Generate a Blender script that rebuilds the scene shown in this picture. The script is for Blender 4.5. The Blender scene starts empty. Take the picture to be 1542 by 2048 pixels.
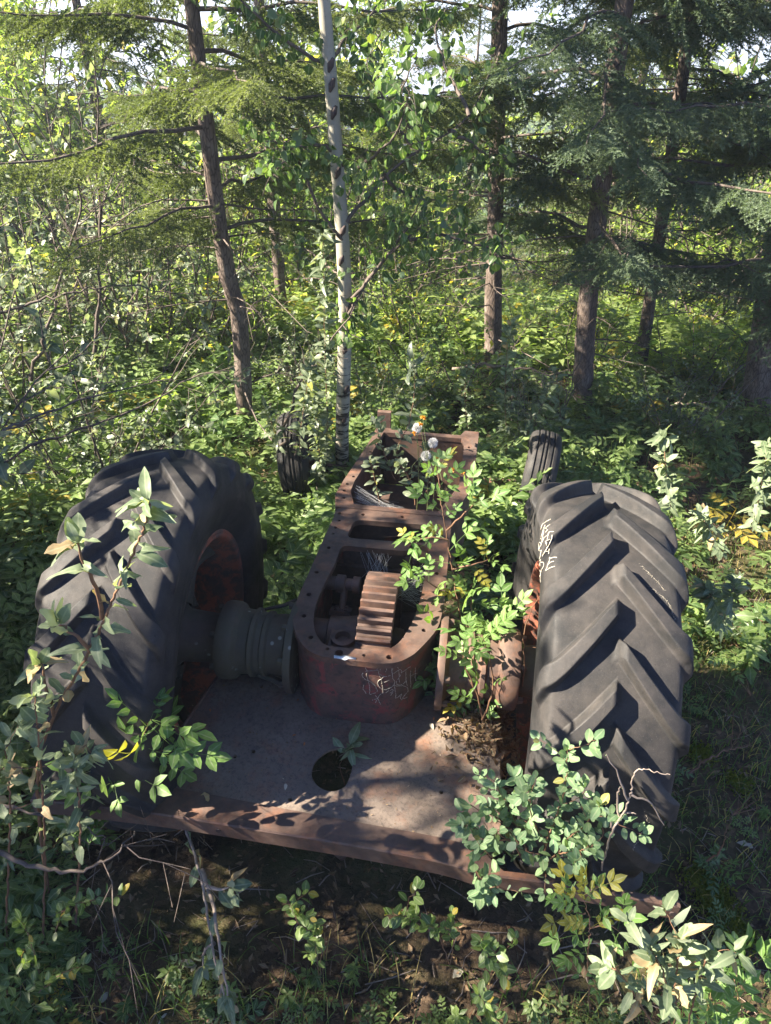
import bpy, math, random
import numpy as np
from mathutils import Matrix, Vector, geometry
from mathutils.bvhtree import BVHTree
R=math.radians
sc=bpy.context.scene
# ---------------------------------------------------------------- camera, light, exposure
# All layout is done in the frame of the tractor (x right, y forward, z up from its deck); the whole
# place then leans nose-down by TILT because the clearing slopes gently towards the valley.
TILT=.08
W=Matrix.Rotation(-TILT,4,'X')
CX,CY,CZ,YAW,PIT,ROL,FPX=0.2614,-1.9967,2.5958,.1066,.5827,.0307,1490.2
CAM=np.array([CX,CY,CZ])
fw=np.array([-math.sin(YAW)*math.cos(PIT),math.cos(YAW)*math.cos(PIT),-math.sin(PIT)])
rt=np.array([math.cos(YAW),math.sin(YAW),0.]); up=np.cross(rt,fw)
_c,_s=math.cos(ROL),math.sin(ROL); rt,up=_c*rt+_s*up,_c*up-_s*rt
cd=bpy.data.cameras.new('camera'); cam=bpy.data.objects.new('camera',cd); sc.collection.objects.link(cam)
cd.sensor_fit='VERTICAL'; cd.sensor_height=36; cd.lens=36*FPX/2048; cd.clip_start=.02; cd.clip_end=3000
M=Matrix(((rt[0],up[0],-fw[0],CX),(rt[1],up[1],-fw[1],CY),(rt[2],up[2],-fw[2],CZ),(0,0,0,1)))
cam.matrix_world=W@M; sc.camera=cam
SUN_AZ,SUN_EL=R(98),R(39)          # azimuth to the left of the tractor's heading
w=bpy.data.worlds.new('World'); sc.world=w; w.use_nodes=True
nt=w.node_tree; bg=nt.nodes['Background']; sky=nt.nodes.new('ShaderNodeTexSky'); sky.sky_type='NISHITA'
sky.sun_disc=False; sky.sun_elevation=SUN_EL; sky.sun_rotation=-SUN_AZ; sky.air_density=.5; sky.dust_density=0; sky.ozone_density=2; sky.altitude=1500
tn=nt.nodes.new('ShaderNodeMix'); tn.data_type='RGBA'; tn.blend_type='MULTIPLY'; tn.inputs[0].default_value=1; tn.inputs[7].default_value=(.76,.83,.98,1); nt.links.new(sky.outputs[0],tn.inputs[6]); nt.links.new(tn.outputs[2],bg.inputs[0]); bg.inputs[1].default_value=.078
sd=bpy.data.lights.new('sun','SUN'); sd.energy=5.0; sd.angle=R(.5); sd.color=(1,.89,.73)
so=bpy.data.objects.new('sun',sd); sc.collection.objects.link(so)
sv=Vector((-math.sin(SUN_AZ)*math.cos(SUN_EL),math.cos(SUN_AZ)*math.cos(SUN_EL),math.sin(SUN_EL)))
so.rotation_euler=sv.to_track_quat('Z','Y').to_euler(); so.location=(-6,3,12)
sc.view_settings.view_transform='Standard'; sc.view_settings.look='None'; sc.view_settings.exposure=2.65
sc.view_settings.gamma=1
UPW=np.array([0,-math.sin(TILT),math.cos(TILT)])   # true vertical seen in the tractor frame

# ---------------------------------------------------------------- pixel <-> place helpers (photo is 1542 x 2048)
def ray(x,y): return fw+(x-771)/FPX*rt-(y-1024)/FPX*up
def onz(x,y,z): d=ray(x,y); return CAM+(z-CZ)/d[2]*d
def ony(x,y,Y): d=ray(x,y); return CAM+(Y-CY)/d[1]*d
def hterr(x,y):
    x=np.asarray(x,float); y=np.asarray(y,float)
    b=.025*np.sin(x*2.1+1.3*np.sin(y*1.7))+.02*np.sin(y*3.1+x*1.2)+.012*np.sin(x*6.3+y*4.1)*np.sin(y*5.7-x*2)
    b=b*np.clip((np.hypot(x-.1,y-.3)-.3)/1.0,.25,1)
    z=-.07+b
    t=np.clip((y-5.2)/50,0,None)
    z=z-15.5*(np.clip(t,0,1)**1.06)*(1-.25*np.clip(t,0,1)) -.0*x
    z=z-.085*np.clip(y-110,0,None)
    z=z+np.clip(t,0,1)*(.8*np.sin(x*.11)+.5*np.sin(y*.17+x*.05))
    z=z+.22*np.clip(-x-2.2,0,6)*np.clip(1-(y-6)/20,0,1)*.35
    # the far side of the valley
    z=z+1.2*np.clip((y-75)/60,0,1)**1.3
    return z
def G(px,py):
    d=ray(px,py); t=.3
    for i in range(4000):
        p=CAM+d*t
        if p[2]<hterr(p[0],p[1]): break
        t+=.01 if t<9 else .1
    return p

# ---------------------------------------------------------------- mesh accumulators
class Acc:
    def __init__(s): s.V=[];s.F={3:[],4:[]};s.m={3:[],4:[]};s.t=[];s.r=[];s.n=0
    def add(s,V,F,tint=.5,mat=0,rib=0.):
        V=np.asarray(V,np.float32).reshape(-1,3)
        if isinstance(F,list):
            for k in (3,4):
                f=[a for a in F if len(a)==k]
                if f: s.F[k].append(np.array(f,np.int64)+s.n); s.m[k].append(np.full(len(f),mat))
            for a in F:
                if len(a)>4:
                    for i in range(1,len(a)-1): s.F[3].append(np.array([[a[0],a[i],a[i+1]]])+s.n); s.m[3].append(np.array([mat]))
        else:
            k=F.shape[1]; s.F[k].append(F.astype(np.int64)+s.n); s.m[k].append(np.full(len(F),mat))
        s.V.append(V); s.t.append(np.broadcast_to(np.asarray(tint,np.float32),(len(V),))); s.r.append(np.broadcast_to(np.asarray(rib,np.float32),(len(V),))); s.n+=len(V); return s
    def mesh(s,name,mats,origin=(0,0,0),smooth=True):
        me=bpy.data.meshes.new(name)
        V=np.concatenate(s.V)-np.asarray(origin,np.float32) if s.V else np.zeros((0,3),np.float32)
        q=np.concatenate(s.F[4]) if s.F[4] else np.zeros((0,4),np.int64)
        t=np.concatenate(s.F[3]) if s.F[3] else np.zeros((0,3),np.int64)
        mi=np.concatenate([np.concatenate(s.m[k]) if s.m[k] else np.zeros(0) for k in (4,3)]).astype(np.int32)
        me.vertices.add(len(V)); me.vertices.foreach_set('co',V.ravel())
        li=np.concatenate([q.ravel(),t.ravel()]).astype(np.int32)
        me.loops.add(len(li)); me.loops.foreach_set('vertex_index',li)
        n=len(q)+len(t); me.polygons.add(n)
        st=np.concatenate([np.arange(len(q))*4,len(q)*4+np.arange(len(t))*3]).astype(np.int32)
        me.polygons.foreach_set('loop_start',st)
        me.polygons.foreach_set('material_index',mi)
        me.polygons.foreach_set('use_smooth',np.full(n,bool(smooth)))
        if len(V):
            a=me.attributes.new('tint','FLOAT','POINT'); a.data.foreach_set('value',np.concatenate(s.t).astype(np.float32))
            rb=np.concatenate(s.r).astype(np.float32)
            if rb.any(): a=me.attributes.new('rib','FLOAT','POINT'); a.data.foreach_set('value',rb)
        me.update(calc_edges=True); me.validate()
        for m in (mats if isinstance(mats,(list,tuple)) else [mats]): me.materials.append(m)
        return me
def link(o): sc.collection.objects.link(o); return o
def setp(o,label=None,cat=None,group=None,kind=None):
    if label: o['label']=label
    if cat: o['category']=cat
    if group: o['group']=group
    if kind: o['kind']=kind
    return o
def place(o,loc,rz=0,s=1,lean=None):
    o.matrix_world=W@Matrix.Translation(Vector([float(a) for a in loc]))@(lean or Matrix())@Matrix.Rotation(rz,4,'Z')@Matrix.Scale(s,4)
def thing(name,label,cat,loc=(0,0,0),group=None,rz=0,s=1,lean=None):
    o=link(bpy.data.objects.new(name,None)); o.empty_display_size=.1; place(o,loc,rz,s,lean); o['_l']=1; del o['_l']
    return setp(o,label,cat,group)
def part(name,acc,mat,parent,origin=(0,0,0),smooth=True,label=None,auto=None):
    me=acc if isinstance(acc,bpy.types.Mesh) else acc.mesh(name,mat,origin,smooth)
    o=link(bpy.data.objects.new(name,me)); o.parent=parent
    if auto is not None: crease(o,auto)
    if label: o['label']=label
    return o
def solo(name,acc,mat,label,cat,loc=(0,0,0),group=None,smooth=True,kind=None):
    me=acc if isinstance(acc,bpy.types.Mesh) else acc.mesh(name,mat,loc,smooth)
    o=link(bpy.data.objects.new(name,me)); place(o,loc); return setp(o,label,cat,group,kind)
def crease(o,deg):
    me=o.data
    import bmesh
    b=bmesh.new(); b.from_mesh(me); bmesh.ops.remove_doubles(b,verts=b.verts,dist=1e-5)
    bmesh.ops.recalc_face_normals(b,faces=b.faces)
    for e in b.edges:
        if len(e.link_faces)==2 and e.calc_face_angle(0)>R(deg): e.smooth=False
    b.to_mesh(me); b.free()
def bevel(o,wd=.003,seg=2,ang=40):
    m=o.modifiers.new('bevel','BEVEL'); m.width=wd; m.segments=seg; m.limit_method='ANGLE'; m.angle_limit=R(ang)
    return o

# ---------------------------------------------------------------- shapes
def norm(v): v=np.asarray(v,float); return v/(np.linalg.norm(v,axis=-1,keepdims=True)+1e-12)
def tube(pts,rad,k=6,cap=True):
    P=np.asarray(pts,float); n=len(P); rad=np.broadcast_to(np.asarray(rad,float),(n,))
    T=norm(np.gradient(P,axis=0)); a=np.array([0,0,1.]) if abs(T[0][2])<.9 else np.array([1.,0,0])
    N=norm(np.cross(T[0],a)); Vs=[]
    ang=np.arange(k)/k*2*np.pi
    for i in range(n):
        N=norm(N-T[i]*(N@T[i])); B=np.cross(T[i],N)
        Vs.append(P[i]+rad[i]*(np.cos(ang)[:,None]*N+np.sin(ang)[:,None]*B))
    V=np.concatenate(Vs); i=np.arange(n-1)[:,None]*k; j=np.arange(k)[None]; j2=(j+1)%k
    F=np.stack([i+j,i+j2,i+k+j2,i+k+j],-1).reshape(-1,4)
    return V,F
def smoothpts(pts,n):
    P=np.asarray(pts,float); m=len(P)
    if m<3:
        t=np.linspace(0,1,n)[:,None]; return P[0]*(1-t)+P[-1]*t
    Q=np.vstack([2*P[0]-P[1],P,2*P[-1]-P[-2]]); out=[]
    for u in np.linspace(0,m-1-1e-6,n):
        i=int(u); t=u-i; a,b,c,d=Q[i:i+4]
        out.append(.5*((2*b)+(c-a)*t+(2*a-5*b+4*c-d)*t*t+(3*b-a-3*c+d)*t**3))
    return np.array(out)
def lathe(acc,prof,c,axis='X',k=48,mat=0,tint=.5,a0=0,a1=2*np.pi,wob=0,seed=0):
    prof=np.array(prof,float); full=abs(a1-a0-2*np.pi)<1e-6
    a=np.linspace(a0,a1,k+(0 if full else 1),endpoint=not full); rr=prof[:,1]
    V=np.zeros((len(prof),len(a),3)); V[...,0]=prof[:,0:1]; V[...,1]=rr[:,None]*np.cos(a); V[...,2]=rr[:,None]*np.sin(a)
    if axis=='Z': V=V[...,[1,2,0]]
    if axis=='Y': V=V[...,[1,0,2]]
    n,m=len(prof),len(a); i=np.arange(n-1)[:,None]*m; j=np.arange(m if full else m-1)[None]; j2=(j+1)%m
    acc.add(V.reshape(-1,3)+np.array(c),np.stack([i+j,i+m+j,i+m+j2,i+j2],-1).reshape(-1,4),tint,mat)
def box(acc,lo,hi,mat=0,rot=None,c=None):
    lo=np.array(lo,float);hi=np.array(hi,float)
    V=np.array([[x,y,z] for x in (0,1) for y in (0,1) for z in (0,1)],float)*(hi-lo)+lo
    if rot is not None:
        m=np.array(rot); c=(lo+hi)/2 if c is None else np.array(c); V=(V-c)@m.T+c
    acc.add(V,np.array([[0,1,3,2],[4,6,7,5],[0,4,5,1],[2,3,7,6],[0,2,6,4],[1,5,7,3]]),.5,mat)
def rotm(ax,a): return np.array(Matrix.Rotation(a,3,ax))
def hexbolt(acc,c,axis,r=.012,h=.010,mat=0):
    axis=norm(axis); a=norm(np.cross(axis,[.3,.5,.8])); b=np.cross(axis,a); V=[]
    for hh,rr in ((0,r),(h*.8,r),(h,r*.85)):
        for i in range(6):
            t=i*np.pi/3; V.append(np.array(c)+axis*hh+rr*(a*math.cos(t)+b*math.sin(t)))
    F=[[i,(i+1)%6,6+(i+1)%6,6+i] for i in range(6)]+[[6+i,6+(i+1)%6,12+(i+1)%6,12+i] for i in range(6)]+[list(range(12,18))]
    acc.add(V,F,.5,mat)
def circle2(x,y,r,k=10): return [(x+r*math.cos(2*math.pi*i/k),y+r*math.sin(2*math.pi*i/k)) for i in range(k)]
def fillet(poly,n=3,passes=2):
    P=[np.array(p,float) for p in poly]
    for _ in range(passes):
        Q=[]
        for i in range(len(P)):
            a,b=P[i],P[(i+1)%len(P)]; Q+= [a*.75+b*.25,a*.25+b*.75]
        P=Q
    return [tuple(p) for p in P]
def area2(P): return sum(P[i][0]*P[(i+1)%len(P)][1]-P[(i+1)%len(P)][0]*P[i][1] for i in range(len(P)))
def slab(acc,outer,holes,z0,z1,mat=0,zf=None):
    outer=list(outer) if area2(outer)>0 else list(outer)[::-1]; holes=[list(h) if area2(h)<0 else list(h)[::-1] for h in holes]
    loops=[[Vector((p[0],p[1],0)) for p in outer]]+[[Vector((p[0],p[1],0)) for p in h] for h in holes]
    tri=geometry.tessellate_polygon(loops); flat=[p for l in loops for p in l]
    xy=np.array([(p.x,p.y) for p in flat]); n=len(xy)
    f=zf(xy[:,0],xy[:,1]) if zf else 0
    top=np.c_[xy,np.zeros(n)+z1+f]; bot=np.c_[xy,np.zeros(n)+z0+f]
    T=np.array([list(t) for t in tri])
    a=xy[T]; cr=(a[:,1,0]-a[:,0,0])*(a[:,2,1]-a[:,0,1])-(a[:,1,1]-a[:,0,1])*(a[:,2,0]-a[:,0,0])
    T[cr<0]=T[cr<0][:,::-1]
    S=[];o=0
    for l in loops:
        m=len(l)
        for i in range(m): S.append([o+i,o+(i+1)%m,n+o+(i+1)%m,n+o+i])
        o+=m
    acc.add(np.vstack([bot,top]),np.array(S),.5,mat)
    s=acc.n-2*n
    acc.F[3].append(np.vstack([T+n,T[:,::-1]])+s); acc.m[3].append(np.full(2*len(T),mat))
def wall(acc,outer,inner,z0,z1,mat=0,flare=0):
    o=np.array(outer);i=np.array(inner);m=len(o)
    V=np.vstack([np.c_[o,np.full(m,z0)],np.c_[o,np.full(m,z1)],np.c_[i,np.full(m,z1)],np.c_[i,np.full(m,z0)]])
    F=[]
    for a in range(4):
        for j in range(m): F.append([a*m+j,a*m+(j+1)%m,((a+1)%4)*m+(j+1)%m,((a+1)%4)*m+j])
    acc.add(V,F,.5,mat)
def inset(poly,d):
    P=np.array(poly); n=len(P); A=sum(P[i][0]*P[(i+1)%n][1]-P[(i+1)%n][0]*P[i][1] for i in range(n)); sg=1 if A>0 else -1
    out=[]
    for i in range(n):
        e1=norm(P[i]-P[i-1]); e2=norm(P[(i+1)%n]-P[i]); n1=np.array([-e1[1],e1[0]])*sg; n2=np.array([-e2[1],e2[0]])*sg
        b=n1+n2; b=b/max(.3,(b@b))*2; out.append(tuple(P[i]+b*d))
    return out

# ---------------------------------------------------------------- materials
def newmat(name):
    m=bpy.data.materials.new(name); m.use_nodes=True; n=m.node_tree; n.nodes.clear()
    return m,n,n.nodes.new,n.links.new
def ramp(N,L,fac,stops):
    r=N('ShaderNodeValToRGB'); e=r.color_ramp.elements
    while len(e)<len(stops): e.new(.5)
    for a,(p,c) in zip(e,stops): a.position=p; a.color=(*c,1) if len(c)==3 else c
    L(fac,r.inputs[0]); return r.outputs[0]
def noise(N,L,co,scale,detail=6,rough=.6,dist=0):
    x=N('ShaderNodeTexNoise'); x.inputs['Scale'].default_value=scale; x.inputs['Detail'].default_value=detail
    x.inputs['Roughness'].default_value=rough; x.inputs['Distortion'].default_value=dist; L(co,x.inputs['Vector']); return x.outputs['Fac']
def mixc(N,L,f,a,b,mode='MIX'):
    m=N('ShaderNodeMix'); m.data_type='RGBA'; m.blend_type=mode
    for s,v in ((m.inputs[0],f),(m.inputs[6],a),(m.inputs[7],b)):
        if isinstance(v,(int,float)): s.default_value=v
        elif isinstance(v,tuple): s.default_value=(*v,1)
        else: L(v,s)
    return m.outputs[2]
def bump(N,L,h,s,d,nrm=None):
    b=N('ShaderNodeBump'); b.inputs['Strength'].default_value=s; b.inputs['Distance'].default_value=d; L(h,b.inputs['Height'])
    if nrm: L(nrm,b.inputs['Normal'])
    return b.outputs[0]
def leafmat(name,c0,c1,c2,trans=.4,rough=.5,back=None,tb=1.6,spec=.35,nscale=60):
    """c0..c2: dark, mid, odd (yellowing) leaf colours picked by the per-leaf tint"""
    m,n,N,L=newmat(name)
    at=N('ShaderNodeAttribute'); at.attribute_name='tint'
    col=ramp(N,L,at.outputs['Fac'],[(0,c0),(.75,c1),(.93,c1),(1,c2)])
    tc=N('ShaderNodeTexCoord'); nz=noise(N,L,tc.outputs['Object'],nscale,3)
    v=ramp(N,L,nz,[(.3,(.72,.75,.7)),(.7,(1.15,1.12,1.1))]); col=mixc(N,L,1.0,col,v,'MULTIPLY')
    ra=N('ShaderNodeAttribute'); ra.attribute_name='rib'; col=mixc(N,L,ramp(N,L,ra.outputs['Fac'],[(.80,(0,0,0)),(.97,(.5,.5,.5))]),col,(.34,.38,.24))
    if back:
        g=N('ShaderNodeNewGeometry'); col=mixc(N,L,g.outputs['Backfacing'],col,back)
    p=N('ShaderNodeBsdfPrincipled'); L(col,p.inputs['Base Color']); p.inputs['Roughness'].default_value=rough
    p.inputs['Specular IOR Level'].default_value=spec
    t=N('ShaderNodeBsdfTranslucent'); tcx=mixc(N,L,1.0,col,(tb*1.05,tb*1.1,tb*.45),'MULTIPLY'); L(tcx,t.inputs[0])
    mx=N('ShaderNodeMixShader'); mx.inputs[0].default_value=trans; L(p.outputs[0],mx.inputs[1]); L(t.outputs[0],mx.inputs[2])
    o=N('ShaderNodeOutputMaterial'); L(mx.outputs[0],o.inputs[0]); return m
def surf(name,stops,scale,rough=(.6,.9),bumps=((200,.3,.002),),metal=0,spec=.4,extra=None,detail=8,stretch=(1,1,1),dist=0):
    m,n,N,L=newmat(name); tc=N('ShaderNodeTexCoord'); mp=N('ShaderNodeMapping'); mp.inputs['Scale'].default_value=stretch
    L(tc.outputs['Object'],mp.inputs[0]); co=mp.outputs[0]
    f=noise(N,L,co,scale,detail,.65,dist); col=ramp(N,L,f,stops)
    if extra: col=extra(N,L,co,col,tc)
    p=N('ShaderNodeBsdfPrincipled'); L(col,p.inputs['Base Color']); p.inputs['Metallic'].default_value=metal; p.inputs['Specular IOR Level'].default_value=spec
    r=N('ShaderNodeMapRange'); L(noise(N,L,co,scale*2.3,4),r.inputs[0]); r.inputs[1].default_value=.3; r.inputs[2].default_value=.7
    r.inputs[3].default_value,r.inputs[4].default_value=rough; L(r.outputs[0],p.inputs['Roughness'])
    nn=None
    for s,st,d in bumps: nn=bump(N,L,noise(N,L,co,s,6,.7),st,d,nn)
    if nn: L(nn,p.inputs['Normal'])
    o=N('ShaderNodeOutputMaterial'); L(p.outputs[0],o.inputs[0]); return m
def rustx(N,L,co,col,tc):
    a=noise(N,L,co,9,8,.7); col=mixc(N,L,ramp(N,L,a,[(.50,(0,0,0)),(.66,(.6,.6,.6))]),col,(.20,.085,.045))
    b=noise(N,L,co,55,6,.7); col=mixc(N,L,ramp(N,L,b,[(.55,(0,0,0)),(.75,(.4,.4,.4))]),col,(.06,.045,.045))
    c=noise(N,L,co,3.2,5,.6); col=mixc(N,L,ramp(N,L,c,[(.5,(0,0,0)),(.7,(.35,.35,.35))]),col,(.15,.12,.098))
    return col
RUST=surf('rusty_steel',[(.3,(.044,.027,.021)),(.5,(.080,.048,.036)),(.7,(.125,.077,.056))],14,(.5,.8),((180,.35,.0015),(30,.25,.004)),0,.45,rustx)
def platex(N,L,co,col,tc):
    col=rustx(N,L,co,col,tc)
    v=N('ShaderNodeTexVoronoi'); v.inputs['Scale'].default_value=8; L(co,v.inputs['Vector'])
    c=noise(N,L,co,26,7,.75,1.5); col=mixc(N,L,ramp(N,L,c,[(.62,(0,0,0)),(.70,(.5,.5,.5))]),col,(.19,.105,.070))
    e_=noise(N,L,co,70,8,.8,.5); col=mixc(N,L,ramp(N,L,e_,[(.50,(0,0,0)),(.60,(.55,.55,.55))]),col,(.035,.028,.026))
    d=noise(N,L,co,420,2,.5); col=mixc(N,L,ramp(N,L,d,[(.68,(0,0,0)),(.76,(.7,.7,.7))]),col,(.30,.25,.21))
    return col
PLATE=surf('platform_steel',[(.3,(.095,.075,.060)),(.55,(.155,.122,.098)),(.75,(.20,.16,.13))],6,(.42,.72),((140,.3,.0015),(6,.35,.02)),0,.5,platex)
DARK=surf('dark_oily_steel',[(.3,(.035,.028,.026)),(.7,(.075,.05,.043))],20,(.6,.9),((120,.4,.002),))
def paintx(N,L,co,col,tc):
    a=noise(N,L,co,11,10,.72,.6); col=mixc(N,L,ramp(N,L,a,[(.51,(0,0,0)),(.585,(.8,.8,.8))]),col,(.23,.045,.042))
    b=noise(N,L,co,34,8,.75); col=mixc(N,L,ramp(N,L,b,[(.53,(0,0,0)),(.62,(.9,.9,.9))]),col,(.045,.032,.03))
    s=N('ShaderNodeSeparateXYZ'); L(tc.outputs['Object'],s.inputs[0])
    c=noise(N,L,co,6,6,.7); ma=N('ShaderNodeMath'); ma.operation='MULTIPLY'; L(c,ma.inputs[0])
    mr=N('ShaderNodeMapRange'); L(s.outputs[0],mr.inputs[0]); mr.inputs[1].default_value=.12; mr.inputs[2].default_value=.26; L(mr.outputs[0],ma.inputs[1])
    col=mixc(N,L,ma.outputs[0],col,(.085,.10,.035))
    return col
PAINT=surf('worn_red_paint',[(.35,(.06,.042,.036)),(.6,(.12,.062,.046)),(.75,(.16,.075,.05))],9,(.55,.85),((160,.3,.0015),(30,.3,.003)),0,.4,paintx)
def orangex(N,L,co,col,tc):
    a=noise(N,L,co,16,9,.75,.4); return mixc(N,L,ramp(N,L,a,[(.46,(0,0,0)),(.56,(.95,.95,.95))]),col,(.27,.080,.045))
RIMM=surf('rusty_orange_rim',[(.3,(.05,.035,.03)),(.7,(.13,.07,.05))],12,(.6,.9),((90,.5,.003),),0,.35,orangex)
def lichx(N,L,co,col,tc):
    col=mixc(N,L,ramp(N,L,noise(N,L,co,4,5),[(.4,(0,0,0)),(.6,(.6,.6,.6))]),col,(.075,.078,.045))
    v=N('ShaderNodeTexVoronoi'); v.inputs['Scale'].default_value=26; L(co,v.inputs['Vector'])
    g=N('ShaderNodeMath'); g.operation='MULTIPLY'
    L(ramp(N,L,v.outputs['Distance'],[(.14,(1,1,1)),(.22,(0,0,0))]),g.inputs[0]); L(ramp(N,L,noise(N,L,co,7,2),[(.52,(0,0,0)),(.58,(1,1,1))]),g.inputs[1])
    return mixc(N,L,g.outputs[0],col,(.22,.235,.20))
AXLE=surf('mossy_axle_casting',[(.3,(.044,.034,.027)),(.7,(.085,.061,.046))],10,(.6,.85),((70,.5,.003),(300,.3,.001)),0,.4,lichx)
def rubx(N,L,co,col,tc):
    a=noise(N,L,co,7,8,.7); col=mixc(N,L,ramp(N,L,a,[(.42,(0,0,0)),(.68,(.8,.8,.8))]),col,(.060,.053,.048))
    d=noise(N,L,co,600,2,.5); col=mixc(N,L,ramp(N,L,d,[(.66,(0,0,0)),(.74,(.5,.5,.5))]),col,(.20,.185,.17))
    v=N('ShaderNodeTexVoronoi'); v.feature='DISTANCE_TO_EDGE'; v.inputs['Scale'].default_value=34
    w_=N('ShaderNodeMixRGB'); w_.inputs[0].default_value=.12; L(co,w_.inputs[1]); nn=N('ShaderNodeTexNoise'); nn.inputs['Scale'].default_value=20; L(co,nn.inputs['Vector']); L(nn.outputs['Color'],w_.inputs[2]); L(w_.outputs[0],v.inputs['Vector'])
    msk=N('ShaderNodeMath'); msk.operation='MULTIPLY'; L(ramp(N,L,v.outputs['Distance'],[(0,(1,1,1)),(.018,(0,0,0))]),msk.inputs[0]); L(ramp(N,L,noise(N,L,co,5,3),[(.5,(0,0,0)),(.6,(.8,.8,.8))]),msk.inputs[1])
    return mixc(N,L,msk.outputs[0],col,(.012,.012,.013))
RUB=surf('weathered_rubber',[(.3,(.0135,.0142,.0150)),(.7,(.023,.0228,.0225))],5,(.55,.78),((420,.6,.0010),(90,.35,.0015),(28,.25,.003)),0,.28,rubx,dist=.3)
def floorx(N,L,co,col,tc):
    v=N('ShaderNodeTexVoronoi'); v.inputs['Scale'].default_value=46; v.inputs['Randomness'].default_value=1; L(co,v.inputs['Vector'])
    a=ramp(N,L,v.outputs['Color'],[(.2,(.45,.4,.36)),(.7,(1.1,1.0,.9)),(.95,(1.9,1.65,1.35))]); col=mixc(N,L,.8,col,a,'MULTIPLY')
    m_=noise(N,L,co,1.4,6,.6); col=mixc(N,L,ramp(N,L,m_,[(.46,(0,0,0)),(.62,(.75,.75,.75))]),col,(.075,.085,.030))
    return col
GROUND=surf('forest_floor',[(.3,(.045,.034,.025)),(.55,(.105,.078,.055)),(.75,(.18,.135,.093))],7,(.85,1),((60,.8,.02),(8,.5,.05)),0,.2,floorx)
def barkx(N,L,co,col,tc):
    v=N('ShaderNodeTexVoronoi'); v.feature='DISTANCE_TO_EDGE'; v.inputs['Scale'].default_value=1; mp=N('ShaderNodeMapping'); mp.inputs['Scale'].default_value=(60,60,26); L(co,mp.inputs[0]); L(mp.outputs[0],v.inputs['Vector'])
    return mixc(N,L,ramp(N,L,v.outputs['Distance'],[(.0,(.7,.7,.7)),(.12,(0,0,0))]),col,(.03,.022,.018))
BARK=surf('spruce_bark',[(.3,(.085,.064,.052)),(.5,(.155,.12,.10)),(.72,(.25,.21,.18))],11,(.8,.95),((45,.9,.01),(160,.6,.003)),0,.2,barkx,stretch=(1,1,.5))
TWIG=surf('grey_twig_bark',[(.3,(.055,.043,.036)),(.7,(.14,.11,.09))],40,(.7,.9),((300,.4,.001),))
RTWIG=surf('reddish_stem',[(.3,(.10,.055,.032)),(.7,(.20,.11,.06))],40,(.6,.8),((300,.3,.0005),))
GSTEM=surf('green_stem',[(.3,(.09,.12,.04)),(.7,(.15,.17,.07))],30,(.6,.8),((300,.3,.0005),))
DEAD=surf('bleached_dead_wood',[(.3,(.17,.13,.10)),(.7,(.33,.27,.22))],30,(.7,.9),((200,.5,.001),))
def aspx(N,L,co,col,tc):
    mp=N('ShaderNodeMapping'); mp.inputs['Scale'].default_value=(9,9,52); L(tc.outputs['Object'],mp.inputs[0])
    a=noise(N,L,mp.outputs[0],1,4,.7); s=N('ShaderNodeSeparateXYZ'); L(tc.outputs['Object'],s.inputs[0])
    mr=N('ShaderNodeMapRange'); L(s.outputs[2],mr.inputs[0]); mr.inputs[1].default_value=.2; mr.inputs[2].default_value=1.9; mr.inputs[3].default_value=-.14; mr.inputs[4].default_value=.07
    ad=N('ShaderNodeMath'); L(a,ad.inputs[0]); L(mr.outputs[0],ad.inputs[1])
    col=mixc(N,L,ramp(N,L,ad.outputs[0],[(.34,(1,1,1)),(.42,(0,0,0))]),col,(.03,.026,.022))
    b=noise(N,L,co,150,2); col=mixc(N,L,ramp(N,L,b,[(.66,(0,0,0)),(.72,(.8,.8,.8))]),col,(.12,.10,.08)); return col
ASPEN=surf('aspen_bark',[(.3,(.25,.235,.18)),(.6,(.35,.33,.265)),(.8,(.43,.41,.34))],5,(.6,.8),((60,.3,.002),),0,.3,aspx)
CHALK=surf('chalk',[(.4,(.28,.25,.19)),(.6,(.50,.46,.38))],200,(.9,1),((300,.3,.0003),))
WHITE=surf('white_paint_mark',[(.4,(.42,.46,.48)),(.6,(.62,.66,.68))],80,(.7,.9),((300,.3,.0003),))
FLUFF=surf('seed_fluff',[(.4,(.6,.6,.58)),(.6,(.75,.75,.73))],80,(.9,1),())
WEB=surf('spider_silk',[(.4,(.4,.4,.4)),(.6,(.6,.6,.6))],80,(.4,.6),())
LSILV=leafmat('silvery_leaf',(.11,.155,.085),(.20,.25,.15),(.36,.27,.15),.30,.55,(.25,.29,.205),1.6)
LROSE=leafmat('rose_leaf',(.085,.17,.045),(.15,.255,.07),(.27,.25,.04),.38,.5,(.17,.25,.12),1.7)
LSNOW=leafmat('snowberry_leaf',(.12,.205,.11),(.20,.295,.15),(.25,.24,.07),.3,.6,(.19,.26,.18),1.6)
LASP=leafmat('aspen_leaf',(.045,.09,.028),(.10,.165,.05),(.20,.24,.04),.42,.38,(.10,.15,.085),1.9)
LUND=leafmat('undergrowth_leaf',(.06,.115,.034),(.17,.24,.08),(.34,.27,.05),.42,.42,None,2.1,.5)
LBRT=leafmat('sunlit_bush_leaf',(.10,.155,.045),(.20,.255,.085),(.42,.33,.05),.5,.5,None,2.4,nscale=9)
LGRY=leafmat('willow_leaf',(.085,.12,.075),(.155,.19,.125),(.26,.26,.06),.34,.42,(.21,.245,.19),1.8,.5)
NEED=leafmat('spruce_needles',(.065,.095,.045),(.15,.18,.075),(.22,.21,.06),.36,.5,None,1.8,nscale=5)
NBLU=leafmat('blue_spruce_needles',(.055,.092,.060),(.145,.195,.122),(.22,.24,.09),.33,.5,None,1.5,nscale=5)
NFAR=leafmat('far_spruce_needles',(.045,.080,.045),(.085,.13,.065),(.13,.17,.06),.25,.6,None,1.6,nscale=2)
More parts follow.
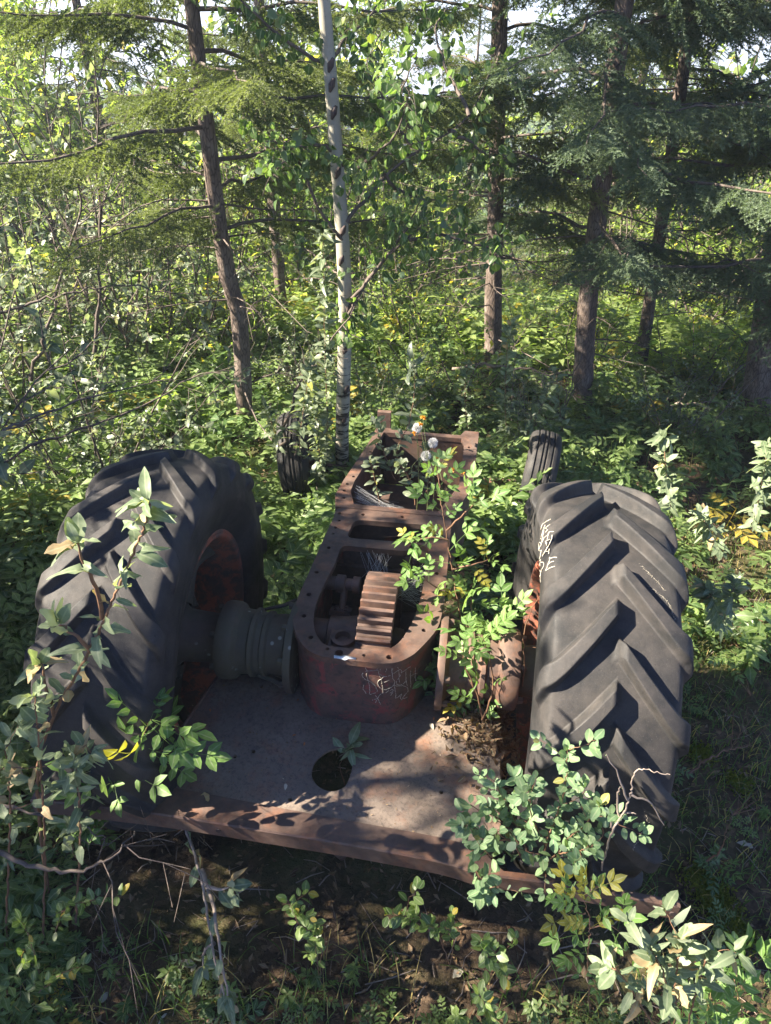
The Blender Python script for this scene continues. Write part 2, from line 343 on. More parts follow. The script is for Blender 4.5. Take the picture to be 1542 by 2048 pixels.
GRASS=leafmat('grass_blade',(.05,.105,.025),(.12,.19,.05),(.36,.29,.12),.4,.45,None,2.0)
DRYL=leafmat('dead_leaf',(.09,.05,.028),(.25,.165,.10),(.45,.38,.30),.15,.7,None,1.2,nscale=30)
PALEL=leafmat('pale_dead_leaf',(.35,.32,.27),(.45,.42,.37),(.5,.47,.42),.15,.7,None,1.2,nscale=30)
REDL=leafmat('orange_dead_leaf',(.22,.07,.03),(.40,.14,.05),(.5,.25,.1),.2,.7,None,1.2,nscale=30)
MOSS=leafmat('moss',(.10,.12,.015),(.20,.23,.03),(.30,.30,.04),.3,.8,None,1.5,nscale=30)

rng=np.random.default_rng(7)
# ---------------------------------------------------------------- leaves
def leaf(nl=4,width=.42,fold=.25,curl=.25,kind='ell',wave=0.):
    t=np.linspace(0,1,nl+1)
    if kind=='lan': t=(1-np.cos(np.pi*t))/2
    if kind=='ell': wd=np.sin(np.pi*t**.85)**.8
    elif kind=='lan': wd=np.sin(np.pi*t**.95)**.72
    elif kind=='rnd': wd=np.sin(np.pi*np.clip(t,0,1)**.8)**.55
    elif kind=='asp': wd=np.sin(np.pi*t**.62)**.62
    else: wd=1-t
    wd=wd*width*.5; wd[0]=max(wd[0],.01); wd[-1]=.004
    V=[]
    for i,a in enumerate(t):
        z=-curl*a*a; wv=wave*math.sin(i*2.4)
        V+= [(a,-wd[i],z+fold*wd[i]+wv*wd[i]),(a,0,z),(a,wd[i],z+fold*wd[i]-wv*wd[i])]
    F=[[3*i+k,3*i+3+k,3*i+4+k,3*i+1+k] for i in range(nl) for k in (0,1)]
    return np.array(V),np.array(F)
L_SILV=[leaf(7,.50,.2,.55,'lan',.45),leaf(7,.54,.12,.2,'lan',-.45),leaf(7,.40,.6,1.0,'lan',.7),leaf(7,.56,.1,-.25,'lan',.4),leaf(7,.46,.3,.8,'lan',-.6)]
L_RND=[leaf(6,.68,.12,.12,'lan'),leaf(6,.60,.22,.25,'lan'),leaf(6,.64,.1,-.2,'lan')]
L_ASP=[leaf(4,.92,.15,.15,'asp'),leaf(4,.86,.3,.25,'asp')]
L_SM=[leaf(2,.45,.25,.2,'ell'),leaf(2,.55,.3,.35,'ell')]
L_QD=[(np.array([(0,0,0),(.45,-.26,.05),(1,0,-.12),(.45,.26,.05)],float),np.array([[0,1,2,3]]))]
def compound(npair=3,ll=.34,nl=3):
    Vs=[];Fs=[];n=0
    def put(p,ang,s,z=0,tiltz=0):
        nonlocal n
        V,F=leaf(nl,.56,.25,.2,'ell'); V=V*s; c,s_=math.cos(ang),math.sin(ang)
        V=np.c_[V[:,0]*c-V[:,1]*s_,V[:,0]*s_+V[:,1]*c,V[:,2]]+np.array(p); Vs.append(V);Fs.append(F+n);n+=len(V)
    for i in range(npair):
        x=.28+.5*i/max(1,npair-1)*1.0; z=-.12*x*x
        for s in (-1,1): put((x,0,z),s*R(62-6*i),ll*(.85+.12*i),z)
    put((.88,0,-.1),0,ll*1.15)
    # rachis
    V=np.array([(0,-.006,0),(0,.006,0),(.5,-.005,-.03),(.5,.005,-.03),(.9,-.004,-.1),(.9,.004,-.1)]); Vs.append(V); Fs.append(np.array([[0,2,3,1],[2,4,5,3]])+n)
    return np.concatenate(Vs),np.concatenate(Fs)
L_ROSE=[compound(3),compound(2,.4)]
L_ROSE_LO=[compound(3,.36,2)]
def scatter(acc,tpls,pos,dirs,nrm,size,tint=None,mat=0,r=None):
    r=r or rng; pos=np.asarray(pos,float); N=len(pos)
    if N==0: return
    X=norm(dirs); Z=norm(nrm-X*(np.sum(nrm*X,1,keepdims=True))); Y=np.cross(Z,X)
    Fm=np.stack([X,Y,Z],1)*np.asarray(size,float).reshape(-1,1,1)
    tint=r.random(N) if tint is None else np.broadcast_to(np.asarray(tint,float),(N,))
    which=r.integers(0,len(tpls),N)
    for k,(V,F) in enumerate(tpls):
        i=np.where(which==k)[0]
        if len(i)==0: continue
        P=np.einsum('vk,nkj->nvj',V,Fm[i])+pos[i][:,None]
        FF=(F[None]+(np.arange(len(i))*len(V))[:,None,None]).reshape(-1,F.shape[1])
        rb=np.zeros(len(V),np.float32)
        if F.shape[1]==4 and len(V)>=9: rb[1:len(V)-(len(V)%3 and 0):3]=1; rb[-6:]=rb[-6:]*(len(V)<40)
        acc.add(P.reshape(-1,3),FF,np.repeat(tint[i],len(V)),mat,np.tile(rb,len(i)))
def rdir(n,r=None): r=r or rng; return norm(r.normal(size=(n,3)))

# ---------------------------------------------------------------- ground and its cover
def make_ground():
    def grid(x0,x1,nx,y0,y1,ny,hole=None):
        X,Y=np.meshgrid(np.linspace(x0,x1,nx),np.linspace(y0,y1,ny)); return X,Y
    # one sheet, finely divided near, coarse far: warped grid
    u=np.linspace(-1,1,361); v=np.linspace(-1,1,361)
    gx=np.sign(u)*(np.abs(u)*5+ (np.abs(u)**6)*700); gy=np.sign(v)*(np.abs(v)*5.5+(np.abs(v)**5)*900)
    X,Y=np.meshgrid(gx,gy); Z=hterr(X,Y)
    Z=Z+.012*np.sin(X*13+3*np.sin(Y*9))*np.sin(Y*15+2*np.sin(X*7))*(np.hypot(X,Y)<9)
    n=361; i=np.arange(n-1)[:,None]*n+np.arange(n-1)[None]; F=np.stack([i,i+1,i+n+1,i+n],-1).reshape(-1,4)
    a=Acc(); a.add(np.stack([X,Y,Z],-1).reshape(-1,3),F)
    solo('ground',a,GROUND,None,None,kind='structure')
make_ground()
def zg(P): P=np.asarray(P,float); return hterr(P[...,0],P[...,1])
def inchassis(x,y,m=0.):
    x=np.asarray(x);y=np.asarray(y)
    return ((np.abs(x)<.30+m)&(y>-.3)&(y<1.55))|((x>-.78-m)&(x<.56+m)&(y>-.62)&(y<.14))|((np.abs(np.abs(x)-.75)<.24+m)&(np.abs(y)<.74))

# ================================================================ THE TRACTOR
TR=thing('abandoned_tractor','rusty stripped tractor chassis with big bare rear tyres and open gearbox standing among the undergrowth','tractor')
HA=.6375; TT=.7517
def tyre(Rr,wd,c,nlug,ph,side_phase,N=900,bulge=.022,lugh=.042,flat=0.,seed=1,k=1.35):
    s=Rr/.70; hw=wd/2
    prof=[(-.8*hw,.40*s),(-.86*hw,.405*s),(-.95*hw,.43*s),(-1.04*hw,.47*s),(-1.10*hw,.52*s),(-1.11*hw,.56*s),(-1.07*hw,.60*s),(-.995*hw,.634*s),(-.90*hw,.650*s),(-.6*hw,.657*s),(-.3*hw,.660*s),(0,.661*s)]
    prof=prof+[(-a,b) for a,b in prof[-2::-1]]
    P=smoothpts(np.c_[np.array(prof),np.zeros(len(prof))],121)[:,:2]
    tan=np.gradient(P,axis=0); nr=np.stack([-tan[:,1],tan[:,0]],1); nr/=np.linalg.norm(nr,axis=1)[:,None]
    if nr[60,1]<0: nr=-nr
    al=np.concatenate([[0],np.cumsum(np.linalg.norm(np.diff(P,axis=0),axis=1))]); al-=al[60]   # arc coordinate from the crown
    phi=np.arange(N)/N*2*np.pi
    A,PH=np.meshgrid(al,phi); aA=np.abs(A); PH=PH+k*(aA*(1-.55*np.clip(aA-.06,0,1)))*np.clip(1-(aA-.24)/.12,0,1)/Rr
    D=np.zeros_like(A); absx=np.abs(A)
    endl=.245*s*hw/.182
    for side in (-1,1):
        sidew=A*side
        pitch=2*np.pi/nlug; p0=R(ph+(side_phase if side>0 else 0))
        cen=k*(np.clip(sidew,0,None)*(1-.55*np.clip(sidew-.06,0,1)))/Rr      # lags towards the shoulder
        d=(PH-p0-cen+pitch/2)%pitch-pitch/2
        dist=np.abs(d)*Rr*math.cos(math.atan(k*.8))
        half=.013*s+.008*s*np.clip(sidew/.2,0,1)
        m=np.clip(1-(dist-half)/(.014*s),0,1); m=m*m*(3-2*m)
        e0=np.clip((sidew+.004*s)/(.014*s),0,1); e1=np.clip((endl-sidew)/(.035*s),0,1); m=m*(e0*e0*(3-2*e0))*(e1*e1*(3-2*e1))
        D=np.maximum(D,m*lugh*(1-.5*np.clip(sidew/.22,0,1)**1.5))
    r=np.random.default_rng(seed)
    ws=sum(r.normal()*np.cos(q*PH+r.random()*6.28+A*r.normal()*6)/q for q in (2,3,5,7))*.0035
    side=np.clip((absx-.20)/.1,0,1)
    D=D+ws+side*.006*np.sin(PH*3+A*20)
    # sidewall rings
    D=D+.0028*np.exp(-((absx-.30*s)/.004)**2)+.0028*np.exp(-((absx-.335*s)/.004)**2)
    x=P[None,:,0]+nr[None,:,0]*D; rr=P[None,:,1]+nr[None,:,1]*D
    y=rr*np.cos(PH); z=rr*np.sin(PH)
    if flat: # squashed at the bottom, sidewalls bulging out
        q=np.clip((-z-flat*Rr)/(Rr*(1-flat)),0,1); x=x*(1+.22*q); z=np.where(z<-flat*Rr,-flat*Rr-(-z-flat*Rr)*.55,z)
    V=np.stack([x,y,z],-1).reshape(-1,3)+np.array(c); n=P.shape[0]
    i=np.arange(N)[:,None]*n; i2=((np.arange(N)+1)%N)[:,None]*n; j=np.arange(n-1)[None]
    F=np.stack([i+j,i2+j,i2+j+1,i+j+1],-1).reshape(-1,4)
    a=Acc(); a.add(V,F); return a,V,F
def ray_trace(V,F,strokes,rad,off=.0008,seed=3,step=3.5,jit=.25,gap=0.):
    bv=BVHTree.FromPolygons([tuple(v) for v in V.tolist()],F.tolist()); a=Acc(); r=np.random.default_rng(seed); o=Vector(CAM.tolist())
    for st in strokes:
        ps=np.array(st,float); L_=np.linalg.norm(np.diff(ps,axis=0),axis=1).sum(); n=max(3,int(L_/step)); q=smoothpts(np.c_[ps,np.zeros(len(ps))],n)[:,:2]
        run=[]
        for x,y in q:
            h=bv.ray_cast(o,Vector(ray(x+r.normal()*jit,y+r.normal()*jit).tolist()))
            if h[0] is None or r.random()<gap or (run and (h[0]-Vector(run[-1])).length>.05):
                if len(run)>1: a.add(*tube(run,rad*(.6+.7*r.random(len(run))),5))
                run=[]
                if h[0] is None: continue
            nn=h[1]; 
            if nn.dot(Vector(ray(x,y).tolist()))>0: nn=-nn
            run.append(tuple(h[0]+nn*off))
        if len(run)>1: a.add(*tube(run,rad*(.6+.7*r.random(len(run))),5))
    return a
def rear_wheel(sx):
    c=np.array([sx*TT,0,HA])
    lab='left rear wheel, dark tyre in the shade with an orange dished rim' if sx<0 else 'right rear wheel, sunlit tyre with chalk scribble'
    a=Acc()  # rim, profile from inboard side outwards (x from wheel centre, inboard = -sx)
    q=-sx
    prof=[(.150,.412),(.158,.408),(.160,.398),(.150,.388),(.128,.384),(.118,.372),(.060,.366),(.045,.352),(-.030,.350),(-.060,.362),(-.13,.372),(-.150,.405),(-.158,.412)]
    lathe(a,[(q*x,r) for x,r in prof],c,'X',72)
    lathe(a,[(q*x,r-.012) for x,r in prof[::-1]],c,'X',72)
    rim=part('wheel',a,RIMM,TR,label=lab); 
    d=Acc() # dished centre disc, outboard
    lathe(d,[(q*x,r) for x,r in [(-.028,.346),(-.036,.33),(-.060,.31),(-.066,.25),(-.050,.20),(-.030,.17),(-.026,.10),(-.03,.02)]],c,'X',48)
    lathe(d,[(q*x,r) for x,r in [(-.04,.02),(-.038,.10),(-.042,.17),(-.062,.20),(-.078,.25),(-.072,.31),(-.048,.335),(-.040,.346)]],c,'X',48)
    for i in range(6):
        t=i*math.pi/3+.3; p=c+np.array([q*-.055,.235*math.cos(t),.235*math.sin(t)]); lathe(d,[(q*.0,.036),(q*.022,.034),(q*.025,.028),(q*.025,.0)],p,'X',14)
    part('disc',d,RIMM,rim,auto=35)
    h=Acc() # hub casting: lobed flange plus drum running inboard
    ri=.125; N=96; aa=np.arange(N)/N*2*np.pi
    def ringv(x,f): return np.stack([np.full(N,q*x),f*np.cos(aa),f*np.sin(aa)],1)+c
    lob=.135+.052*np.clip(np.cos(6*aa)+.15,0,1)**.7
    rings=[ringv(-.02,lob*.0+.02),ringv(-.02,lob*.98),ringv(-.015,lob),ringv(.018,lob),ringv(.028,lob*.97),ringv(.036,np.full(N,.118)),ringv(.06,np.full(N,.100)),ringv(.15,np.full(N,.094)),ringv(.215,np.full(N,.090)),ringv(.218,np.full(N,.06))]
    V=np.concatenate(rings); i=np.arange(len(rings)-1)[:,None]*N; j=np.arange(N)[None]; j2=(j+1)%N
    h.add(V,np.stack([i+j,i+j2,i+N+j2,i+N+j],-1).reshape(-1,4))
    part('hub',h,AXLE,rim,auto=35)
    st=Acc()
    for i in range(6):
        t=i*math.pi/3; y,z=.175*math.cos(t),.175*math.sin(t)
        y2,z2=.235*math.cos(t+.3),.235*math.sin(t+.3)
        V,F=tube([c+np.array([q*.035,y*.9,z*.9]),c+np.array([q*.0,(y+y2)/2,(z+z2)/2]),c+np.array([q*-.05,y2,z2])],[.016,.014,.014],8)
        st=Acc(); st.add(V,F); part('stud',st,AXLE,rim,auto=40)
    # cast spokes reaching from the hub to the rim
    for i in range(5):
        t=i*2*math.pi/5+.55; P=[c+np.array([q*.02,r_*math.cos(t),r_*math.sin(t)]) for r_ in (.12,.2,.28)]+[c+np.array([q*.075,.355*math.cos(t),.355*math.sin(t)])]
        V,F=tube(smoothpts(P,8),[.03,.027,.024,.022,.022,.021,.02,.026],8); st=Acc(); st.add(V,F); part('spoke',st,AXLE,rim,auto=40)
    ph=138 if sx>0 else 108; sp=-10
    if sx<0: sp=-10
    a,V,F=tyre(.70,.364,c,18,ph,sp,seed=4 if sx>0 else 9,flat=.80,lugh=.048 if sx>0 else .036,N=1200)
    ty=part('tyre',a,RUB,rim)
    return rim,ty,V,F
wl,tl,VL,FL=rear_wheel(-1)
wr,trr,VR,FR=rear_wheel(1)
def S(l,sc_,ox,oy): return [[(x/sc_+ox,y/sc_+oy) for x,y in s] for s in l]
ts=[[(590,440),(480,500),(400,570),(360,680)],[(465,570),(430,660),(400,760),(360,890)],[(575,560),(520,600),(450,660),(420,790)],[(450,660),(500,645)],[(470,740),(520,680)],
[(420,790),(400,880),(395,960),(440,860),(520,800),(560,730),(665,725)],[(560,730),(525,830),(510,900)],[(460,950),(510,920),(565,890)],[(470,950),(490,1040),(500,960)],
[(620,800),(600,900),(550,1010),(470,1150),(395,1275)],[(430,1200),(480,1170),(540,1175),(540,1225)],[(555,1110),(540,1180)],[(560,1295),(565,1335),(640,1310),(730,1310)],[(575,1335),(540,1440),(480,1610)],
[(545,1450),(610,1410),(670,1395)],[(480,1610),(570,1550),(690,1510)],[(325,1050),(322,980),(350,970),(380,1000),(350,1060),(335,1110)],[(322,1050),(330,1160),(390,1140)],[(380,1150),(355,1250),(340,1340)],
[(355,1350),(350,1410),(420,1420),(430,1490),(390,1580),(368,1650),(345,1590)],[(350,1410),(345,1500)],[(335,1700),(355,1760),(360,1880)],[(368,1650),(355,1730)]]
part('chalk_writing',ray_trace(VR,FR,S(ts,11.38,1050,1000),.0015,step=1.6,jit=.15),CHALK,wr)
sc2=[[(1285,1660),(1265,1700)],[(1290,1625),(1302,1665)],[(1300,1175),(1335,1205),(1350,1240)],[(1280,1130),(1300,1150),(1330,1180)]]
for q_ in sc2: part('chalk_scuff',ray_trace(VR,FR,[q_],.0004,step=1.2,jit=1.4,gap=.25,seed=8),CHALK,wr)

# gearbox
def P2(l,z): return [tuple(onz(x,y,z)[:2]) for x,y in l]
outer=[(-.243,.70),(-.243,.60),(-.255,.44),(-.268,.213),(-.277,.078),(-.270,-.043),(-.240,-.118),(-.194,-.180),(-.150,-.207),(-.10,-.213),(.07,-.215),(.125,-.202),(.175,-.158),(.215,-.085),(.250,-.008),(.262,.12),(.262,.317),(.262,.60),(.262,.70)]
op2=[(-.175,.425),(-.178,.291),(-.195,.181),(-.203,.062),(-.197,-.032),(-.172,-.108),(-.132,-.158),(.078,-.156),(.122,-.105),(.155,.0),(.175,.148),(.18,.305),(.182,.47),(.105,.485),(.100,.425)]
op1=[(-.150,.618),(-.165,.480),(.09,.487),(.182,.50),(.185,.628)]
def rnd(poly,rad=.035,k=4):
    out=[]; n=len(poly)
    for i in range(n):
        a,b,c=(np.array(poly[j],float) for j in (i-1,i,(i+1)%n)); la,lc=np.linalg.norm(a-b),np.linalg.norm(c-b); r_=min(rad,.42*la,.42*lc)
        p=b+(a-b)/la*r_; q=b+(c-b)/lc*r_
        for t in np.linspace(0,1,k+1): out.append(tuple((1-t)**2*p+2*t*(1-t)*b+t*t*q))
    return out
holes=[]
for (x,y,r_) in [(-.222,.655,.009),(-.215,.60,.007),(-.22,.545,.008),(-.222,.50,.007),(-.222,.40,.009),(-.238,.235,.009),(-.24,.10,.010),(-.232,-.02,.009),(-.185,-.125,.009),(-.118,-.172,.007),(-.075,-.184,.014),(.01,-.184,.007),(.095,-.180,.011),(.20,-.03,.009),(.222,.12,.009),(.224,.3,.009),(-.12,.662,.009),(.05,.672,.009)]: holes.append(circle2(x,y,r_,14))
g=Acc(); slab(g,rnd(outer),[rnd(op2),rnd(op1)]+holes,.785,.810)
fl=bevel(part('gearbox_flange',g,RUST,TR,auto=35),.003,2)
ZP=.50
wo=inset(rnd(outer),.012); wi=inset(rnd(outer),.040)
g=Acc(); wall(g,wo,wi,ZP-.004,.785); 
hsg=bevel(part('gearbox_housing',g,PAINT,TR,auto=40,label='gearbox wall with worn red paint'),.002,1)
# bottom and inner webs
g=Acc(); slab(g,[(x_,max(y_,.02)) for x_,y_ in inset(rnd(outer),.014)],[],.33,ZP-.02); part('sump',g,DARK,TR,auto=40); g=Acc()
ang=[(.60-.0)]  # front web with round opening
xs=.225
def web(acc,y0,y1,hole=None,z0=.49,z1=.783,x0=-.225,x1=.225,cx=.0,cz=.60,r_=.075):
    o=[(x0,z0),(x1,z0),(x1,z1),(x0,z1)]; h=[circle2(cx,cz,r_,24)] if hole else []
    t=Acc(); slab(t,o,h,0,y1-y0); V=np.concatenate(t.V); V=np.stack([V[:,0],y1-V[:,2],V[:,1]],1)
    acc.add(V,np.concatenate(t.F[4])); s=acc.n-len(V); acc.F[3].append(np.concatenate(t.F[3])+s); acc.m[3].append(np.zeros(len(np.concatenate(t.F[3]))))
web(g,.635,.66,True,cx=.03,cz=.66,r_=.07); web(g,.43,.452,True,z1=.70,cx=-.02,cz=.60,r_=.05)
box(g,(.088,.425,.49),(.112,.47,.783)); box(g,(-.17,.452,.70),(.10,.462,.783))
part('inner_webs',g,DARK,TR,auto=35)
# bull gear
g=Acc(); yc,zc,Rg,x0,x1=.072,.6375,.262,-.032,.092; nt=46; k=nt*8; a=np.arange(k)/k*2*np.pi
saw=(np.arange(k)%8); prf=np.array([.0,.5,1,1,.95,.45,0,0])*.024; ro=Rg-.024+prf[saw]
def gr(x,r_): return np.stack([np.full(k,x),yc+r_*np.cos(a),zc+r_*np.sin(a)],1)
rg=[gr(x0,np.full(k,.205)),gr(x0,ro-.003),gr(x0+.003,ro),gr(x1-.003,ro),gr(x1,ro-.003),gr(x1,np.full(k,.212)),gr(x1-.04,np.full(k,.205)),gr(x1-.045,np.full(k,.06)),gr(x0+.045,np.full(k,.06)),gr(x0+.04,np.full(k,.2)),gr(x0,np.full(k,.205))]
V=np.concatenate(rg); i=np.arange(len(rg)-1)[:,None]*k; j=np.arange(k)[None]; j2=(j+1)%k
g.add(V,np.stack([i+j,i+k+j,i+k+j2,i+j2],-1).reshape(-1,4))
part('bull_gear',g,RUST,TR,auto=25)
# shafts and differential bits inside
g=Acc()
lathe(g,[(-.225,.0),(-.225,.062),(-.16,.062),(-.155,.075),(-.10,.078),(-.06,.085),(-.035,.08),(-.035,0)],(0,yc-.02,.66),'X',32); part('shaft',g,RUST,TR,auto=35); g=Acc()
lathe(g,[(.085,.0),(.085,.06),(.12,.055),(.125,.035),(.225,.035),(.225,0)],(0,yc,.6375),'X',28); part('shaft',g,RUST,TR,auto=35); g=Acc()
lathe(g,[(-.215,0),(-.215,.028),(-.17,.028),(-.168,.036),(-.135,.036),(-.133,.024),(-.105,.024),(-.103,.034),(-.075,.034),(-.075,0)],(0,.285,.725),'X',24)
V,F=tube([(-.135,.27,.715),(-.135,.24,.68),(-.137,.215,.655)],[.014,.013,.013],10); g.add(V,F)
part('lever',g,RUST,TR,auto=35)
def hb(parent,mat,*a):
    g_=Acc(); hexbolt(g_,*a); part('bolt',g_,mat,parent,auto=30)
g=Acc(); m=rotm('X',R(-25)); box(g,(-.178,.10,.60),(-.098,.225,.64),rot=m); box(g,(-.178,.165,.646),(-.098,.235,.664),rot=m)
for x in (-.158,-.118):
    for y in (.18,.218): hb(TR,RUST,(x,y,.664-(y-.2)*.45+.002),(0,.42,.9),.007,.008)
part('brake_linkage',g,RUST,TR,auto=35); g=Acc(); lathe(g,[(0,.042),(.0,.044),(.015,.042),(.018,.028),(.0,.026),(-.05,.026)],(-.085,-.055,.745),'Z',24)
box(g,(-.135,-.10,.66),(-.035,-.0,.74))
part('casting_boss',g,RUST,TR,auto=35)
g=Acc()
for x,y in ((-.19,.52),(.2,.45),(.13,.42)): hb(TR,DARK,(x,y,.76),(0,0,1),.013,.018)
for i in range(7): lathe(g,[(.12+i*.012,.028 if i%2 else .036),(.13+i*.012,.028 if i%2 else .036)],(0,.44,.70),'X',16)
part('pinion',g,DARK,TR,auto=30)
# white dab of paint on the flange
g=Acc(); pts=P2([(668,1311),(683,1313),(690,1311),(697,1313),(712,1316),(711,1319),(697,1318),(690,1321),(682,1318),(668,1316)],.811); slab(g,pts,[],.8105,.8125); part('paint_mark',g,WHITE,TR)
gs=[[(290,260),(305,330),(330,400),(320,470),(350,560),(370,650),(380,740),(375,830)],[(310,270),(300,330),(340,380),(430,375),(530,360)],[(515,290),(545,380),(560,440),(600,540),(620,640),(630,740),(630,820)],
[(310,390),(240,430),(240,480),(290,540),(380,580),(450,630),(500,690),(525,760),(500,800),(430,820),(380,840)],[(265,650),(250,720),(280,770),(315,820)],[(580,390),(590,340),(640,310),(690,325),(710,360),(690,400)],
[(570,440),(620,470),(660,490),(720,485),(780,465)],[(660,490),(610,530),(550,570),(535,620),(560,680),(620,735),(690,740),(760,715),(850,655)],[(650,605),(700,585),(755,555)],
[(790,320),(805,380),(815,440),(820,520),(860,580),(850,650),(865,740),(880,830),(875,910)],[(820,380),(830,320),(880,300),(930,330)],[(815,440),(870,410),(930,370),(980,355),(990,400)],[(935,360),(945,450),(945,540),(950,600)],
[(975,225),(925,230),(910,265),(935,300),(970,270),(958,225)],[(980,420),(1070,360),(1165,295)],[(980,450),(930,520),(895,590),(910,640),(960,650),(1030,630),(1070,580)],[(1075,370),(1075,470),(1080,570),(1100,660)],
[(1170,375),(1160,450),(1165,550),(1170,640),(1165,700)],[(1165,480),(1220,450),(1290,430)],[(1260,320),(1255,430),(1260,570),(1290,520)],[(850,655),(900,670),(1000,670),(1070,680),(1110,720),(1110,780),(1060,840),(1020,890),(1040,915),(1100,880)],
[(690,800),(760,760),(820,740),(830,770),(770,810)],[(830,800),(780,855)],[(875,910),(930,880),(990,830),(970,900),(995,940),(1020,890)],[(600,820),(560,860),(535,910),(490,1000)],[(490,850),(535,910),(560,970),(595,1030)],[(430,950),(480,930),(535,910)]]
wa=Acc(); wall(wa,wo,wi,ZP-.004,.785)
part('chalk_writing',ray_trace(np.concatenate(wa.V),np.concatenate(wa.F[4]),S(gs,9.64,700,1302),.0009,step=1.3,jit=.3,gap=.06),CHALK,TR)

# front frame (a long open box forward of the gearbox)
fo=[(-.250,.702),(-.268,.80),(-.252,.93),(-.215,1.15),(-.185,1.35),(-.17,1.51),(-.10,1.51),(-.092,1.475),(.268,1.475),(.290,1.53),(.362,1.53),(.362,1.47),(.352,1.2),(.340,.96),(.300,.82),(.262,.702)]
fi=[(-.172,.735),(-.205,.84),(-.200,.935),(-.165,1.15),(-.140,1.36),(-.128,1.44),(.275,1.44),(.290,1.40),(.288,1.2),(.280,.97),(.24,.85),(.20,.735)]
g=Acc(); hl=[circle2(x,y,.009,12) for x,y in ((-.225,.78),(-.232,.84),(-.228,.90),(-.21,.97),(-.165,1.22),(.318,1.1),(.318,1.35),(.31,1.0))]
slab(g,fo,[fi]+hl,.788,.812); bevel(part('frame_rail',g,RUST,TR,auto=35),.003,2)
g=Acc(); wall(g,inset(fo,.010),inset(fo,.032),.50,.788); part('frame_side',g,RUST,TR,auto=35); g=Acc(); box(g,(-.17,1.49,.78),(-.10,1.52,.90)); part('corner_post',g,RUST,TR,auto=35)
g=Acc(); box(g,(.225,1.0,.50),(.275,1.03,.72)); box(g,(.215,.99,.718),(.285,1.06,.745)); part('bracket',g,RUST,TR,auto=35); g=Acc(); box(g,(-.17,.96,.45),(-.06,.99,.70)); box(g,(-.19,.95,.698),(-.04,1.02,.715)); part('bracket',g,RUST,TR,auto=35); g=Acc(); box(g,(-.16,1.1,.47),(.28,1.44,.50)); part('floor_pan',g,RUST,TR,auto=35)
# round bell of the gearbox side and axle tubes
def axle_side(sx):
    g=Acc(); c=(0,0,HA); q=sx
    lathe(g,[(q*x,r_) for x,r_ in [(.258,.0),(.258,.172),(.268,.175),(.284,.172),(.287,.155),(.300,.118),(.36,.112),(.368,.122),(.382,.122),(.388,.114),(.405,.116),(.412,.128),(.426,.130),(.432,.120),(.47,.122),(.485,.142),(.50,.147),(.535,.147),(.545,.142),(.55,.10),(.55,.06)]],c,'X',56)
    AX=AXLE if q<0 else RUST; ax=part('axle_housing',g,AX,TR,auto=30)
    for i in range(8):
        t=i*math.pi/4+.39; hb(ax,AX,(q*.285,.155*math.cos(t),HA+.155*math.sin(t)),(q,0,0),.014,.020)
    for i in range(6):
        t=i*math.pi/3+.2; hb(ax,AX,(q*.548,.125*math.cos(t),HA+.125*math.sin(t)),(q,0,0),.012,.018)
    f=Acc(); V,F=tube([(q*.29,.11,HA+.13),(q*.34,.1,HA+.105),(q*.41,.09,HA+.085)],[.008,.007,.006],6); f.add(V,F); part('rib',f,AX,ax,auto=30); f=Acc()
    V,F=tube([(q*.29,-.08,HA-.135),(q*.35,-.08,HA-.10),(q*.42,-.07,HA-.095)],[.016,.014,.008],6); f.add(V,F)
    part('rib',f,AX,ax,auto=30)
axle_side(-1); axle_side(1)
# platform plate
ZP=.50
pl=P2([(437,1350),(500,1348),(590,1350)],ZP)+[(-.2,0.),(.25,0.)]+P2([(890,1395),(978,1408),(1000,1520),(1002,1600),(1000,1700)],ZP)+P2([(900,1705),(697,1660),(525,1635),(344,1605),(284,1590),(283,1572)],ZP)
hole=P2([(622,1555),(625,1530),(638,1512),(660,1497),(690,1493),(708,1500),(707,1525),(698,1560),(688,1575),(665,1583),(640,1576)],ZP)
ph_=[P2([p],ZP)[0] for p in [(448,1512),(470,1512),(507,1502),(580,1598),(883,1583),(523,1372),(567,1361),(458,1355)]]
def zf(x,y): return .006*np.sin(x*4+1)+.005*np.sin(y*7)
g=Acc(); slab(g,rnd(pl,.006),[fillet(hole,passes=2)]+[circle2(x,y,.0075,10) for x,y in ph_],ZP-.013,ZP-.003)
bevel(part('platform_plate',g,PLATE,TR,auto=35),.002,1)
# rear bar: bent angle iron across the back
ft=[(60,1602),(130,1608),(199,1616),(344,1634),(525,1663),(697,1691),(878,1725),(968,1750),(1113,1770),(1361,1816)]
fe=np.array([onz(x,y,ZP) for x,y in ft]); fe=smoothpts(fe,60)
bk=fe.copy(); tloc=np.linspace(0,1,60)
bk[:,1]+=np.interp(bk[:,0],[-1.05,-.80,-.62,-.55,.0,.44,.50,1.1],[.03,.035,.09,.10,.08,.08,.020,.020])
th=.008; V=[]; 
for a_,b_ in zip(fe,bk):
    V+= [b_,a_+np.array([0,.004,0]),a_+np.array([0,0,-.005]),a_+np.array([0,.002,-.068]),a_+np.array([0,.010,-.068]),a_+np.array([0,.010,-th]),b_+np.array([0,0,-th])]
V=np.array(V); V[:,2]+=.0035; n=7; F=[]
for i in range(59):
    for j in range(n): F.append([i*n+j,(i+1)*n+j,(i+1)*n+(j+1)%n,i*n+(j+1)%n])
F+= [[0,1,2,5,6][::1],[2,3,4,5]]; e=59*n; F+=[[e+0,e+1,e+2,e+5,e+6],[e+2,e+3,e+4,e+5]]
g=Acc(); g.add(V,F); part('rear_bar',g,RUST,TR,auto=35,label='long bent rusty angle iron across the back')
g=Acc()
